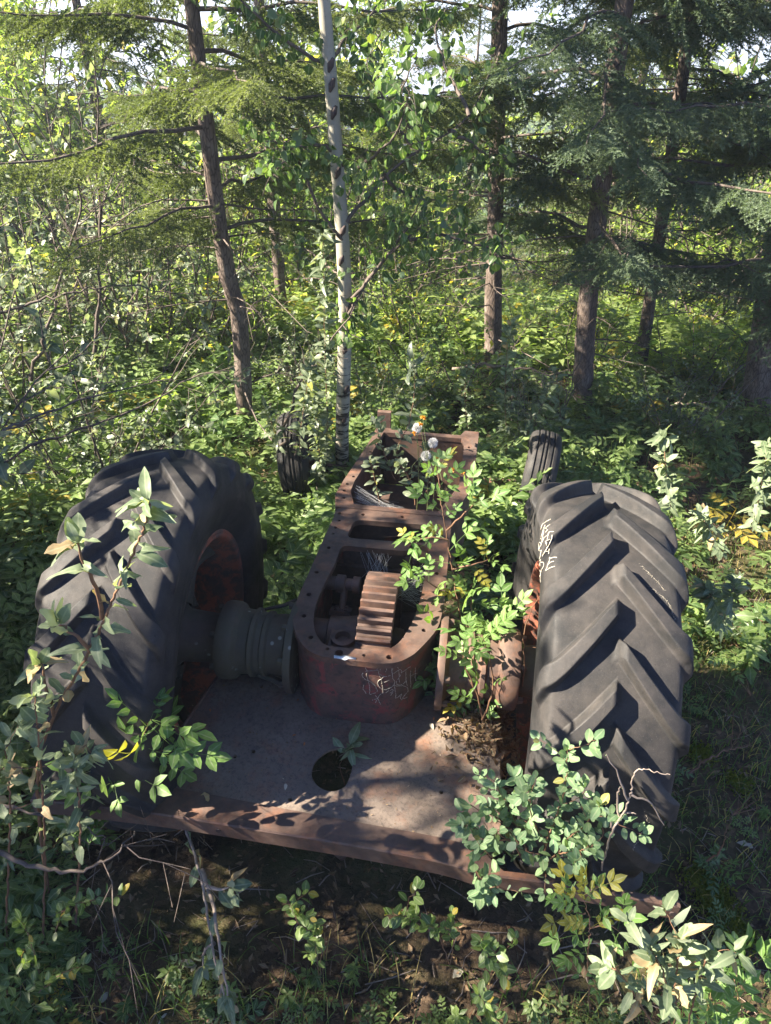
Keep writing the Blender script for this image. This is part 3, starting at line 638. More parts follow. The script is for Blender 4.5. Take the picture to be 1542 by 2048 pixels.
for px,py in [(284,1612)]: p=onz(px,py,ZP+.004); hexbolt(g,p,(0,0,1),.017,.014); lathe(g,[(0,.024),(.003,.024),(.004,.0)],p,'Z',20); part('bolt',g,DARK,TR,auto=30)
for px,py in [(1208,1810),(1348,1838),(438,1655)]:
    p=onz(px,py,ZP-.03); i=np.argmin(abs(fe[:,0]-p[0])); g=Acc(); lathe(g,[(-.001,0),(-.0015,.008),(.002,.0085)],(p[0],fe[i,1],ZP-.035),'Y',12); part('rivet',g,DARK,TR,auto=30)
hb(TR,DARK,onz(905,1412,ZP-.003),(0,0,1),.013,.012)
# struts under the plate and the left edge lip
g=Acc(); V,F=tube([onz(437,1350,ZP),onz(360,1462,ZP+.01),onz(285,1575,ZP)],[.006,.006,.006],6); g.add(V,F)
part('edge_lip',g,RUST,TR); g=Acc(); V,F=tube([(-.06,-.62,.42),(-.05,-.5,.2),(-.04,-.35,-.1)],.02,8); g.add(V,F); part('drawbar_stub',g,RUST,TR); g=Acc()
box(g,(-.30,-.52,.42),(-.26,-.05,.484)); part('frame_strut',g,RUST,TR,auto=30); g=Acc(); box(g,(.22,-.52,.42),(.26,-.05,.484)); part('frame_strut',g,RUST,TR,auto=30)
# front wheels
def front_wheel(px,py,yaw_,lab):
    c=np.array([(-.782 if px<800 else .782),2.2172,.1326+.045])
    a=Acc(); s=.30/.70; lathe(a,[(x*s,r_*s) for x,r_ in [(.15,.41),(.16,.39),(.05,.35),(.02,.30),(.03,.12),(.08,.10),(.08,0)]],(0,0,0),'X',40); lathe(a,[(x*s,r_*s) for x,r_ in [(-.06,0),(-.06,.1),(0,.12),(-.01,.30),(-.05,.35),(-.16,.39),(-.15,.41)]],(0,0,0),'X',40)
    rim=link(bpy.data.objects.new('wheel',a.mesh('wheel',RIMM))); rim.parent=TR; rim['label']=lab
    rim.matrix_local=Matrix.Translation(Vector(c.tolist()))@Matrix.Rotation(yaw_,4,'Z')@Matrix.Rotation(R(-6) if px<800 else R(5),4,'Y')
    prof=[(-.07,.17),(-.095,.21),(-.10,.245),(-.092,.275),(-.07,.292),(-.055,.296),(-.05,.288),(-.045,.288),(-.04,.300),(-.02,.303),(-.015,.294),(-.008,.294),(-.003,.304)]
    prof=prof+[(-x,r_) for x,r_ in prof[::-1]]
    t=Acc(); lathe(t,prof,(0,0,0),'X',64)
    o=part('tyre',t,RUB,rim,auto=50)
front_wheel(600,880,R(8),'left front wheel leaning, half hidden behind leaves')
front_wheel(1078,930,R(-6),'right front wheel with ribbed tyre')
g=Acc(); V,F=tube([(-.72,2.2,.14),(-.3,2.19,.10),(.3,2.19,.10),(.72,2.2,.14)],.03,10); g.add(V,F); part('front_axle',g,RUST,TR,auto=40); g=Acc(); V,F=tube([(.1,1.46,.45),(.1,2.16,.12)],.05,10); g.add(V,F); part('front_beam',g,RUST,TR,auto=40)

# ================================================================ SPRUCES
def spray(seed,LOD=1.):
    r=np.random.default_rng(seed); tw=[((0,0,0),(1,0,0),1.0)]
    for i in range(11):
        t=.08+.84*i/10; s=(-1)**i; a=R(52+r.normal()*7)*s; l=(.36*(1-t*.75))*(.8+.4*r.random())
        tw.append(((t,0,-.03*t),(math.cos(a),math.sin(a),-.12+r.normal()*.1),l))
        if l>.22:
            for s2 in (-1,1):
                a2=a+s2*R(40); tw.append(((t+math.cos(a)*l*.45,math.sin(a)*l*.45,-.03),(math.cos(a2),math.sin(a2),-.1),l*.5))
    V=[];T=[]
    for p,d,l in tw:
        n=int(l*135*LOD)+2; d=norm(d); a=norm(np.cross(d,[0,0,1.])); b=np.cross(a,d)
        t=(np.arange(n)+r.random(n))/n; q=r.random(n)*2*np.pi; P=np.array(p)+d*(t*l)[:,None]
        rad=a*np.cos(q)[:,None]+b*(np.sin(q)*.8+.25)[:,None]; nd=norm(d*.75+rad*.8); nl=(.052/LOD**.3)*(1-.3*t)
        sd=norm(np.cross(nd,rdir(n,r)))*.0078/LOD**.8
        V.append(np.stack([P-sd,P+sd,P+nd*nl[:,None]],1).reshape(-1,3)); T.append(np.full(n*3,0.))
    V=np.concatenate(V); F=np.arange(len(V)).reshape(-1,3); return V,F
SPR_HI=[spray(i,1.) for i in range(3)]; SPR_LO=[spray(10+i,.38) for i in range(2)]
def tree_trunk(pts,rad,k=14,seed=0,n=28,flare=1.35):
    P=smoothpts(pts,n); r=np.random.default_rng(seed); t=np.linspace(0,1,n); al=np.r_[0,np.cumsum(np.linalg.norm(np.diff(P,axis=0),axis=1))]; t=al/al[-1]; rr=np.interp(t,[0,.04,.3,1],[flare,1.05,.85,.12])*rad
    V,F=tube(P,rr*(1+.04*r.normal(size=n)),k); V=V+r.normal(size=V.shape)*rad*.035; a=Acc(); a.add(V,F); return a,P
def spruce(name,label,base,top,rad,h0,limbs,maxL,mat=NEED,seed=0,hi_below=3.6,mid=None,azr=None,dead=10,group='spruces standing around the tractor',H=None,skip=None):
    """base/top: points; crown from h0 upwards"""
    r=np.random.default_rng(seed); base=np.array(base,float); top=np.array(top,float)
    pts=[base,*(mid or []),top]; tr,P=tree_trunk(pts,rad,seed=seed)
    T=thing(name,label,'tree',base,group); c=Acc(); H_=np.linalg.norm(top-base)
    arc=np.r_[0,np.cumsum(np.linalg.norm(np.diff(P,axis=0),axis=1))]; arc=arc/arc[-1]*H_
    def at(h): return np.array([np.interp(h,arc,P[:,k_]) for k_ in range(3)])
    pos=[];dr=[];nm=[];sz=[];ti=[];hi=[]
    for i in range(limbs):
        h=h0+(H_-h0-.1)*(i/limbs)**1.08; az=i*2.399+r.normal()*.35
        if azr is not None: az=azr(i,h,az)
        L_=maxL*(1-(h-h0)/(H_-h0+.3))**.8*(.75+.4*r.random())*min(1,.65+.35*(h-h0)/1.2)
        if skip and skip(h,az): continue
        o=at(h); d=np.array([math.cos(az),math.sin(az),0]); up_=.22-.28*r.random()
        t=np.linspace(0,1,9)[:,None]; C=o+d*L_*t+np.array([0,0,1])*(L_*(up_*t-.28*t*t+.14*t**3)); C=C+np.cumsum(r.normal(size=C.shape),0)*.016*L_*(t>0)
        V,F=tube(C,np.linspace(.011*L_/1.5+.003,.002,9),5); tr.add(V,F,.5,1)
        high=h<hi_below; n=int((25 if high else 11)*L_)+3; tt=.14+.86*(np.arange(n)+r.random(n)*.5)/n; tt=np.clip(tt,0,1)
        s=np.where(np.arange(n)%2==0,1,-1); a=az+s*(R(58)-tt*R(18))+r.normal(size=n)*.15; a[-1]=az
        Q=np.stack([np.interp(tt,t[:,0],C[:,k]) for k in range(3)],1)
        D=np.stack([np.cos(a),np.sin(a),-.25-.75*r.random(n)**1.5],1)
        pos.append(Q);dr.append(D);nm.append(np.tile([0,0,1.],(n,1))+r.normal(size=(n,3))*.45)
        sz.append((.20+.30*(1-tt)*min(1,L_/1.6))*(.7+.6*r.random(n))); ti.append(np.clip(.25+.25*r.random()+.25*tt+r.normal(size=n)*.1,0,.92)+(r.random(n)<.03)*.1); hi.append(np.full(n,high))
    pos,dr,nm,sz,ti,hi=[np.concatenate(x) for x in (pos,dr,nm,sz,ti,hi)]; ti=np.clip(ti,0,1)
    scatter(c,SPR_HI,pos[hi],dr[hi],nm[hi],sz[hi],ti[hi],r=r); scatter(c,SPR_LO,pos[~hi],dr[~hi],nm[~hi],sz[~hi],ti[~hi],r=r)
    for i in range(dead):   # bare dead lower branches with twiglets
        h=.35+r.random()*(h0+.5-.35); az=r.random()*6.28; L_=.3+r.random()*.9; o=at(h); d=np.array([math.cos(az),math.sin(az),-.15+.3*r.random()])
        C=smoothpts([o,o+d*L_*.5+r.normal(size=3)*.04,o+d*L_+np.array([0,0,-.1])+r.normal(size=3)*.08],6); V,F=tube(C,np.linspace(.007,.002,6),4); tr.add(V,F,.5,1)
        for j in range(9):
            q=C[r.integers(1,6)]; e=norm(d+r.normal(size=3)*.8)*.22*r.random(); V,F=tube([q,q+e*.6,q+e+r.normal(size=3)*.02],[.0025,.002,.0012],3); tr.add(V,F,.5,1)
    part('trunk',tr,[BARK,TWIG],T,base); part('crown',c,mat,T,base,smooth=False)
    return T
def vert_top(b,H): return np.array(b)+UPW*H
def bp(px,py): p=G(px,py); p[2]-=.05; return p
b=bp(490,862); tp=ony(385,0,b[1]-.25); d=tp-b; hh=np.linalg.norm(d)
spruce('spruce','grey barked spruce left of the aspen with a bare lower trunk and feathery boughs above',b,b+d/hh*5.6,.060,1.55,40,1.9,seed=1,mid=[ony(478,640,b[1]-.05)+0,ony(432,400,b[1]-.15)],dead=16)
b=bp(1165,826); tp=ony(1268,0,b[1]-.3); d=tp-b; hh=np.linalg.norm(d)
spruce('spruce','tall spruce behind the right rear tyre with blue green drooping boughs over a bare trunk',b,b+d/hh*7.0,.072,1.45,44,2.0,NBLU,seed=2,mid=[ony(1195,430,b[1]-.15)],dead=20)
b=bp(1262,806); b=b+(b-CAM)*.12; b[2]=zg(b)-.05; tp=ony(1375,60,b[1]-.3); d=tp-b; hh=np.linalg.norm(d)
spruce('spruce','crooked slim spruce just right of the tall spruce, thin brown trunk bending at its foot',b,b+d/hh*6.5,.055,2.0,34,1.6,NEED,seed=3,mid=[ony(1300,600,b[1]-.1)],dead=26)
b=bp(985,746); tp=ony(1000,0,b[1]-.3); d=tp-b; hh=np.linalg.norm(d)
spruce('spruce','dark spruce in the middle behind the tractor frame with short shaded boughs',b,b+d/hh*6.8,.07,1.5,44,1.5,NEED,seed=4,dead=24)
b=bp(1512,838); tp=ony(1640,0,b[1]-.3); d=tp-b; hh=np.linalg.norm(d)
spruce('spruce','dense blue green spruce at the right edge with boughs reaching low over the ground',b,b+d/hh*7,.12,1.05,48,2.3,NBLU,seed=5,dead=12)
b=bp(572,770); b=b+(b-CAM)*.25; b[2]=zg(b)-.05
spruce('spruce','slim spruce between the grey trunk and the aspen, farther back',b,b+UPW*6,.06,1.9,32,1.4,NEED,seed=6,dead=14)

def tree_copy(src,loc,rz,s,label,group):
    r_=src.copy(); link(r_); place(r_,loc,rz,s); setp(r_,label,'tree',group)
    for ch in src.children:
        c=ch.copy(); link(c); c.parent=r_
    return r_
# a full spruce with boughs to the ground, source for those a little farther off
def spruce_src():
    b=np.array([-5.2,9.5,0.]); b[2]=zg(b)-.05
    return spruce('spruce','full spruce far left in the background behind the grey leaved thicket',b,b+UPW*7.6,.09,.7,66,1.9,NEED,seed=21,hi_below=0,dead=4,group='background spruces')
S1=spruce_src()
spec=[(2.2,10.5,1.0,'spruce behind the gap between the middle and the tall spruce'),(5.2,8.2,1.1,'spruce filling the gap right of the crooked slim spruce'),
(-1.9,10.0,.62,'spruce showing behind the grey trunk on the left'),(7.8,9.5,1.2,'broad spruce in the upper right corner background'),(-3.3,13,.8,'spruce in the upper left distance under open sky'),
(-8.5,7,1.15,'spruce beyond the left picture edge thicket, top out of view'),(4.0,14,1.0,'sunlit spruce far behind the tall spruce'),(.0,17.5,.9,'pointed spruce low in the middle gap left of the others'),(1.9,19.5,.8,'small pointed spruce in the middle gap, right one')]
for i,(x,y,s,lab) in enumerate(spec):
    z=float(hterr(x,y))-.05; tree_copy(S1,(x,y,z),i*1.7+.5,s,lab,'background spruces')
for i,(px,py,Y,s,lab) in enumerate([(770,700,13,.30,'small pointed young spruce left in the valley gap'),(812,690,15,.36,'taller pointed young spruce in the middle of the valley gap'),(862,690,14,.30,'small young spruce right in the valley gap'),(905,680,17,.40,'young spruce at the right side of the valley gap'),(835,640,22,.50,'farther bluish young spruce above the others in the valley gap'),(745,640,21,.45,'farther young spruce at the left side of the valley gap')]):
    p=ony(px,py,Y); tree_copy(S1,(p[0],Y,float(hterr(p[0],Y))-.05),i*1.3,s,lab,'background spruces')
# sun-side trees left of the frame, they throw the dapple
for i,(x,y,s,lab) in enumerate([(-6.4,-1.9,.9,'spruce beyond the left picture edge, beside the viewer'),(-3.3,.42,.56,'young spruce beyond the left picture edge level with the tyre'),(-3.1,-.35,.55,'young spruce beyond the left picture edge level with the platform'),(-3.7,.05,.66,'young spruce second from the left picture edge level with the tyre'),(-3.2,-1.2,.55,'young spruce beyond the lower left picture edge')]):
    tree_copy(S1,(x,y,float(hterr(x,y))-.05),i*2.1,s,lab,'background spruces')

# ================================================================ LEAFY THINGS
def wander(p,d,L_,n,r,wob=.12,grav=0):
    P=[np.array(p,float)]; d=norm(d)
    for i in range(n):
        d=norm(d+r.normal(size=3)*wob+np.array([0,0,grav])); P.append(P[-1]+d*L_/n)
    return np.array(P)
def bush_mesh(seed,nst,H,spread,leafs,lsize,tw=9,leaf_per=14,lmat=None,smat=None,twl=.45,rad=.012,base_leaf=.1,up_=1.,k=4):
    r=np.random.default_rng(seed); st=Acc(); lf=Acc(); pos=[];dr=[];nm=[]
    for i in range(nst):
        az=r.random()*6.28; d=np.array([math.cos(az)*spread,math.sin(az)*spread,up_]); L_=H*(.6+.5*r.random())
        P=wander((r.normal()*.12,r.normal()*.12,-.05),d,L_,9,r,.10); V,F=tube(P,np.linspace(rad,rad*.25,10)*(.7+.5*r.random()),5); st.add(V,F)
        for j in range(tw):
            t=base_leaf+(1-base_leaf)*(j+r.random())/tw; f=t*9; q=min(int(f),8); o=P[q]+(P[q+1]-P[q])*(f-q); dd=norm(P[min(q+1,9)]-P[q])
            e=norm(dd*.5+norm(rdir(1,r)[0]*[1,1,.5])*.9); l=twl*(.5+.8*r.random())*(1.1-.5*t)
            Q=wander(o,e,l,4,r,.16,.04); V,F=tube(Q,np.linspace(.0045,.0018,5),3); st.add(V,F)
            n=int(leaf_per*(l/twl)); tt=r.random(n)*3.999; ii=tt.astype(int); pp=Q[ii]+(Q[ii+1]-Q[ii])*(tt-ii)[:,None]
            pos.append(pp); dr.append(norm(e*.6+rdir(n,r)*.8+np.array([0,0,.1]))); nm.append(np.array([0,0,1.])+rdir(n,r)*.6)
    pos,dr,nm=[np.concatenate(x) for x in (pos,dr,nm)]
    scatter(lf,leafs,pos,dr,nm,lsize*(.6+.7*r.random(len(pos))),r=r,tint=np.clip(r.random(len(pos)),0,1))
    return st.mesh('stems',smat or TWIG),lf.mesh('foliage',lmat)
def bushes(name,mesh,spots,cat,group):
    for (x,y,rz,s,lab) in spots:
        T=thing(name,lab,cat,(x,y,float(hterr(x,y))),group,rz,s); part('stems',mesh[0],None,T); part('foliage',mesh[1],None,T)
WB=[bush_mesh(31,9,2.1,.42,L_SILV[:2],.062,12,15,LGRY,TWIG,.5),bush_mesh(32,8,2.4,.35,L_SILV[:2],.058,12,14,LGRY,TWIG,.5)]
bushes('willow_shrub',WB[0],[(-1.95,1.75,0,.80,'grey leaved shrub right behind the left rear tyre'),(-3.1,3.0,1.9,1.05,'grey leaved shrub in the thicket left of the grey trunk'),(-4.6,3.4,4.0,1.2,'tall grey leaved shrub at the left picture edge'),(-2.2,4.6,2.5,1.05,'grey leaved shrub behind the grey trunk'),(-3.4,4.3,.7,1.25,'tall grey leaved shrub at the back of the thicket'),(-2.6,.15,.4,1.2,'grey leaved shrub beside the left tyre beyond the picture edge'),(-2.5,-1.2,2.2,1.15,'grey leaved shrub beyond the lower left picture edge'),(-3.2,-.5,5,1.7,'taller grey leaved shrub beyond the left picture edge')],'shrub','shrubs of the left thicket')
bushes('willow_shrub',WB[1],[(-2.6,1.15,1,.85,'grey leaved shrub low at the left edge above the tyre'),(-3.9,2.1,.2,1.0,'grey leaved shrub second from the left edge'),(-2.6,3.9,3.3,1.1,'loose grey leaved shrub in the middle of the thicket'),(-5.4,5.2,2.2,1.25,'grey leaved shrub deep in the thicket'),(-.75,4.9,.8,.6,'low grey leaved shrub between grey trunk and aspen'),(-2.45,-.5,1.4,1.3,'grey leaved shrub left of the left tyre beyond the picture edge'),(-2.7,-2.0,3,1.2,'grey leaved shrub beside the viewer beyond the picture edge'),(-3.3,.5,.9,1.65,'grey leaved shrub behind the others beyond the left edge')],'shrub','shrubs of the left thicket')
# bright bushes behind
YB=[bush_mesh(41,11,1.7,.5,L_QD,.072,12,18,LBRT,TWIG,.5),bush_mesh(42,9,2.3,.4,L_QD,.075,13,18,LBRT,TWIG,.55),bush_mesh(43,9,1.0,.6,L_QD,.055,9,16,LBRT,TWIG,.35)]
yl=[]; r=np.random.default_rng(5)
words=['round','ragged','leaning','low','tall','sparse','dense','spreading','slender','tufted','arching']
k=0
for (x,y,s,m) in [(x_,y_,s_*(1.0 if -.2<x_<1.9 else 1.45),m_) for x_,y_,s_,m_ in [(-.4,6.3,.45,0),(2.7,6.4,.8,1),(3.6,5.9,.85,0),(4.7,6.0,.8,1),(-1.5,6.2,.8,1),(-2.6,6.8,1.0,1),(-3.9,7.2,1.1,0),(-5.6,7.6,1.3,1),(2.4,8.4,1.0,0),(3.6,8.0,1.1,1),(5.6,9.5,1.3,0),(-1.2,8.8,1.1,0),(-2.9,10,1.4,1),(-5,11,1.6,0),(-.6,11.5,1.3,1),(2.9,11.8,1.5,0),(4.6,12,1.7,1),(6.8,7.4,1.2,0),(.9,12,.8,2),(-7.5,9.5,1.6,1),(7.6,12.5,1.8,0),(-1.9,13.5,1.7,0),(1.9,14.6,1.2,0),(-4.2,15.5,2,1),(5.9,15.5,2.1,0)]]:
    side='left of the aspen' if x<-.6 else ('in the middle gap' if x<1.5 else 'behind the right hand spruces')
    dist='nearest row' if y<7.3 else ('second row' if y<10.5 else 'far row')
    T=thing('leafy_bush',f'{words[k%11]} sunlit yellow green bush {side}, {dist}','shrub',(x,y,float(hterr(x,y))),'sunlit bushes behind the clearing',k*1.3,s)
    part('stems',YB[m][0],None,T); part('foliage',YB[m][1],None,T); k+=1

# young broadleaf trees behind (leaf-cloud crowns on limbs)
bushes('young_shrub',WB[0],[(-.35,3.1,.3,.42,'knee high grey leaved shrub behind the left front wheel'),(.75,3.0,1.5,.38,'low grey leaved shrub right behind the open frame'),(1.9,3.3,2.6,.40,'low grey leaved shrub just right of the tall spruce foot'),(-1.0,3.6,4.1,.50,'grey leaved shrub between the grey trunk and the left front wheel'),(2.9,2.5,.9,.34,'low grey leaved shrub at the right edge in front of the dense spruce')],'shrub','low shrubs behind the tractor')
bushes('young_shrub',YB[2],[(.15,3.7,.3,.9,'low bright green bush behind the open frame'),(1.35,4.4,1.5,.9,'low bright green bush between the middle and the tall spruce'),(2.3,4.4,2.6,.8,'low bright green bush behind the crooked slim spruce'),(-1.9,4.1,4.1,1.0,'low bright green bush left of the grey trunk'),(-.2,4.9,.9,1.0,'low bright green bush farther back left of the valley gap'),(1.0,5.2,2.9,.7,'low bright green bush in the valley gap')],'shrub','low shrubs behind the tractor')
def decid(seed,H,cr,n,lsz,lmat,per=46):
    r=np.random.default_rng(seed); tr=Acc(); P=wander((0,0,-.1),(0,0,1),H,12,r,.05); V,F=tube(P,np.linspace(.07,.012,13)*H/6,8); tr.add(V,F); lf=Acc(); pos=[];dr=[];nm=[]
    for i in range(n):
        t=.22+.78*r.random(); f=t*12; q=min(int(f),11); o=P[q]; az=r.random()*6.28; l=cr*(1.15-t)*(.5+.7*r.random()); e=np.array([math.cos(az),math.sin(az),.35+.4*r.random()])
        Q=wander(o,e,l,5,r,.12); V,F=tube(Q,np.linspace(.014,.003,6)*H/6,4); tr.add(V,F)
        m=per; tt=r.random(m)**.6*4.999; ii=tt.astype(int); pp=Q[ii]+(Q[ii+1]-Q[ii])*(tt-ii)[:,None]+r.normal(size=(m,3))*.14*cr
        pos.append(pp);dr.append(rdir(m,r));nm.append(rdir(m,r)+[0,0,.7])
    pos,dr,nm=[np.concatenate(x) for x in (pos,dr,nm)]; scatter(lf,L_QD,pos,dr,nm,lsz*(.7+.6*r.random(len(pos))),r=r)
    return tr.mesh('trunk',TWIG),lf.mesh('crown',lmat)
DT=[decid(51,5.5,1.7,70,.11,LBRT),decid(52,6.5,1.5,70,.11,LBRT)]
for i,(x,y,s,lab) in enumerate([(-6.2,9.2,.7,'young broadleaf tree at the far left under the sky gap'),(-2.2,16,1.0,'yellow green young tree behind the aspen top'),(3.0,17,1.0,'yellow green young tree seen through the tall spruce boughs'),(6.6,14,1.0,'young tree behind the right edge spruce'),(-9,13,1.1,'broad young tree in the far left distance'),(9.8,17,1.2,'young tree in the far right distance'),(-.9,24,1.0,'pale green tree left of the valley gap'),(4.4,25,1.1,'pale green tree right of the valley gap')]):
    T=thing('broadleaf_tree',lab,'tree',(x,y,float(hterr(x,y))),'young broadleaf trees behind',i*1.1,s); part('trunk',DT[i%2][0],None,T); part('crown',DT[i%2][1],None,T)

# far wood: valley and opposite slope as one mass
def far_tpl(seed,n=230):
    r=np.random.default_rng(seed); V=[];F=[];c=0
    for i in range(n):
        t=(i/n)**.8; h=.06+.94*t; rad=(.19*(1-t)+.012)*(.7+.5*r.random()); a=i*2.399+r.random()
        d=np.array([math.cos(a),math.sin(a)]); s=np.array([-d[1],d[0]]); wd=rad*.42
        o=np.array([0,0,h]); m=np.array([d[0]*rad*.6,d[1]*rad*.6,h-.012]); e=np.array([d[0]*rad,d[1]*rad,h-.045-.02*r.random()]); S_=np.array([s[0],s[1],0])*wd
        V+= [o,m-S_+[0,0,-.02],e,m+S_+[0,0,-.02]]; F.append([c,c+1,c+2,c+3]); c+=4
    return np.array(V),np.array(F)
FT=[far_tpl(i) for i in range(3)]
def far_wood():
    r=np.random.default_rng(77); a=Acc(); N=2300; x=r.uniform(-95,110,N); y=20+120*r.random(N)**.9
    keep=np.abs((x-.26)/(y+2))<.85; x,y=x[keep],y[keep]; n=len(x); z=hterr(x,y)-.3
    h=np.where(y<45,2.0,3.2)+r.random(n)*np.where(y<45,2.6,3.6); broad=r.random(n)<.35
    sp=~broad
    up_=np.tile([0,-math.sin(TILT),math.cos(TILT)],(n,1)); az=r.random(n)*6.28
    dx=np.stack([np.cos(az),np.sin(az),np.zeros(n)],1)
    scatter(a,FT,np.stack([x,y,z],1)[sp],dx[sp],up_[sp],h[sp],tint=.1+.8*r.random(sp.sum()),r=r)
    bi=np.where(broad)[0]; pos=[]
    for i in bi:
        m=260; q=rdir(m,r)*np.cbrt(r.random((m,1)))*np.array([.32,.32,.42])*h[i]*.9; pos.append(q+np.array([x[i],y[i],z[i]+h[i]*.5]))
    pos=np.concatenate(pos); scatter(a,L_QD,pos,rdir(len(pos),r),rdir(len(pos),r)+[0,0,.6],np.where(pos[:,1]<45,.30,.5),mat=1,r=r,tint=r.random(len(pos))*.9)
    solo('far_wood',a,[NFAR,LBRT],'wooded valley side far behind, hazy conifers and pale broadleaf trees','wood',kind='stuff',smooth=False)
far_wood()

# ---------------------------------------------------------------- the aspen sapling by the frame
def PT(px,py,Y): return ony(px,py,Y)
def aspen():
    b=G(690,985); Y=b[1]; b[2]-=.05
    path=[b,PT(684,900,Y-.01),PT(688,740,Y-.04),PT(690,600,Y-.07),PT(684,460,Y-.10),PT(672,300,Y-.13),PT(660,140,Y-.16),PT(648,0,Y-.2),PT(640,-160,Y-.25),PT(632,-330,Y-.3)]
    T=thing('aspen_sapling','slim pale barked aspen sapling growing beside the tractor frame','tree',b)
    P=smoothpts(path,60); t=np.linspace(0,1,60); rad=np.interp(t,[0,.1,.4,.8,1],[.050,.044,.039,.028,.018])*(1+.03*rng.normal(size=60)); a=Acc(); a.add(*tube(P,rad,14)); tp=part('trunk',a,ASPEN,T,b)
    for (px,py,Yo) in [(686,462,-.10),(689,640,-.06),(690,700,-.05),(698,615,-.06),(662,130,-.16),(664,170,-.16),(676,345,-.13),(683,520,-.09),(693,780,-.04),(688,840,-.02),(668,225,-.15)]:
        p=PT(px,py,Y+Yo-.03); V,F=tube([p+[-.012,0,-.03],p+[0,-.008,0],p+[.012,0,.03]],[.006,.017,.007],7); k=Acc(); k.add(V,F); part('knot',k,DARK,tp,b)
    br=Acc(); lf=Acc(); r=np.random.default_rng(12); pos=[];dr=[];nm=[]
    bl=[([(690,640),(735,560),(800,490),(850,450),(930,430)],0),([(692,445),(730,400),(770,350),(840,300),(940,230),(1000,90)],.1),([(655,135),(600,100),(545,60),(470,-10),(420,-70)],-.1),([(655,130),(690,80),(740,30),(790,-40)],.15),([(700,600),(760,530),(815,455),(840,400)],-.15),
        ([(686,480),(640,420),(600,330),(560,290),(530,280)],-.2),([(672,300),(620,290),(575,310),(545,360)],-.25),([(690,560),(640,520),(590,480)],.2),([(770,350),(800,380),(880,400),(950,360)],.2),([(735,560),(700,620),(705,650)],.05),([(820,480),(880,470),(960,490),(1000,500)],-.1),([(840,300),(790,250),(760,180),(740,120)],.0),([(900,260),(960,300),(1000,330)],.25),([(940,230),(900,150),(870,60),(900,10)],.2),([(850,300),(800,210),(830,120)],-.1),([(684,330),(720,330),(790,270),(820,180)],-.3)]
    for L_,dy in bl:
        n=len(L_); C=smoothpts([PT(x,y,Y-.12+dy*i/(n-1)*2.2) for i,(x,y) in enumerate(L_)],16)+r.normal(size=(16,3))*.004
        br.add(*tube(C,np.linspace(.011,.002,16),6))
        for j in range(4,16):
            for q in range(2 if j%2 else 3):
                o=C[j]+r.normal(size=3)*.02; e=norm(r.normal(size=3)*[1,1,.6]); l=.05+.10*r.random(); p=o+e*l
                br.add(*tube([o,(o+p)/2+[0,0,.01],p],[.0014,.0011,.0009],3)); 
                m=3; pos.append(p+r.normal(size=(m,3))*.03); dr.append(norm(e*.3+rdir(m,r)*.5+[0,0,-.7])); nm.append(rdir(m,r)+np.array([-.2,-.5,.2]))
    pos,dr,nm=[np.concatenate(x) for x in (pos,dr,nm)]; scatter(lf,L_ASP,pos,dr,nm,.046*(.7+.5*r.random(len(pos))),r=r,tint=r.random(len(pos))*.98)
    part('branches',br,ASPEN if False else TWIG,T,b); part('foliage',lf,LASP,T,b)
aspen()

# ---------------------------------------------------------------- foreground plants traced from where they stand
def plant(name,label,cat,stems,leafs,lmat,lsize,spacing=.03,smat=RTWIG,rad=.004,seed=0,per=1,start=.05,droop=0.,spread=1.,group=None,odd=.06,tipn=5,base=None,nrm=(-.15,-.35,1.),partname='foliage',twigs=0,twl=.09):
    r=np.random.default_rng(seed); st=Acc(); lf=Acc(); pos=[];dr=[];nm=[]
    S_=[np.array(s,float) for s in stems]; nmain=len(S_)
    for s in list(S_):
        for i in range(twigs):
            q=smoothpts(s,12); j=r.integers(3,12); d=norm(q[j]-q[j-1]); e=norm(d*.6+rdir(1,r)[0]*.9+[0,0,.15]); l=twl*(.5+r.random()); S_.append(np.array([q[j],q[j]+e*l*.5+r.normal(size=3)*.006,q[j]+e*l+r.normal(size=3)*.01]))
    b=np.array(base if base is not None else S_[0][0]); T=thing(name,label,cat,b,group)
    for si,s in enumerate(S_):
        L_=np.linalg.norm(np.diff(s,axis=0),axis=1).sum(); n=max(8,int(L_/.02)); P=smoothpts(s,n)+r.normal(size=(n,3))*.0015; rd=rad if si<nmain else rad*.4; st.add(*tube(P,np.linspace(rd,rd*.35,n),6))
        m=max(3,int(L_*(1-start)/spacing)); 
        for i in range(m):
            t=start+(1-start)*(i+.6)/m; f=t*(n-1); q=min(int(f),n-2); o=P[q]+(P[q+1]-P[q])*(f-q); d=norm(P[q+1]-P[q])
            for _ in range(per):
                a=i*2.4+_*np.pi*.9+r.normal()*.3; u=norm(np.cross(d,[.2,.9,.1])); v=np.cross(d,u); e=norm((u*math.cos(a)+v*math.sin(a))*spread+d*.55+np.array([0,0,-droop])+r.normal(size=3)*.15)
                pos.append(o);dr.append(e);nm.append(norm(np.array(nrm)+r.normal(size=3)*.55))
        for i in range(tipn):
            d=norm(P[-1]-P[-3]); pos.append(P[-1]);dr.append(norm(d*.7+rdir(1,r)[0]*.8));nm.append(norm(np.array(nrm)+r.normal(size=3)*.4))
    n=len(pos); sf=1.0; ti=r.random(n)*.9; ti[r.random(n)<odd]=1.
    pos=np.array(pos);dr=np.array(dr); scatter(lf,leafs,pos+dr*.004,dr,np.array(nm),lsize*(.6+.6*r.random(n)),ti,r=r)
    part('stem',st,smat,T,b); part(partname,lf,lmat,T,b); return T
def pp(l): return [PT(x,y,Y) for x,y,Y in l]
g1=G(95,1800)
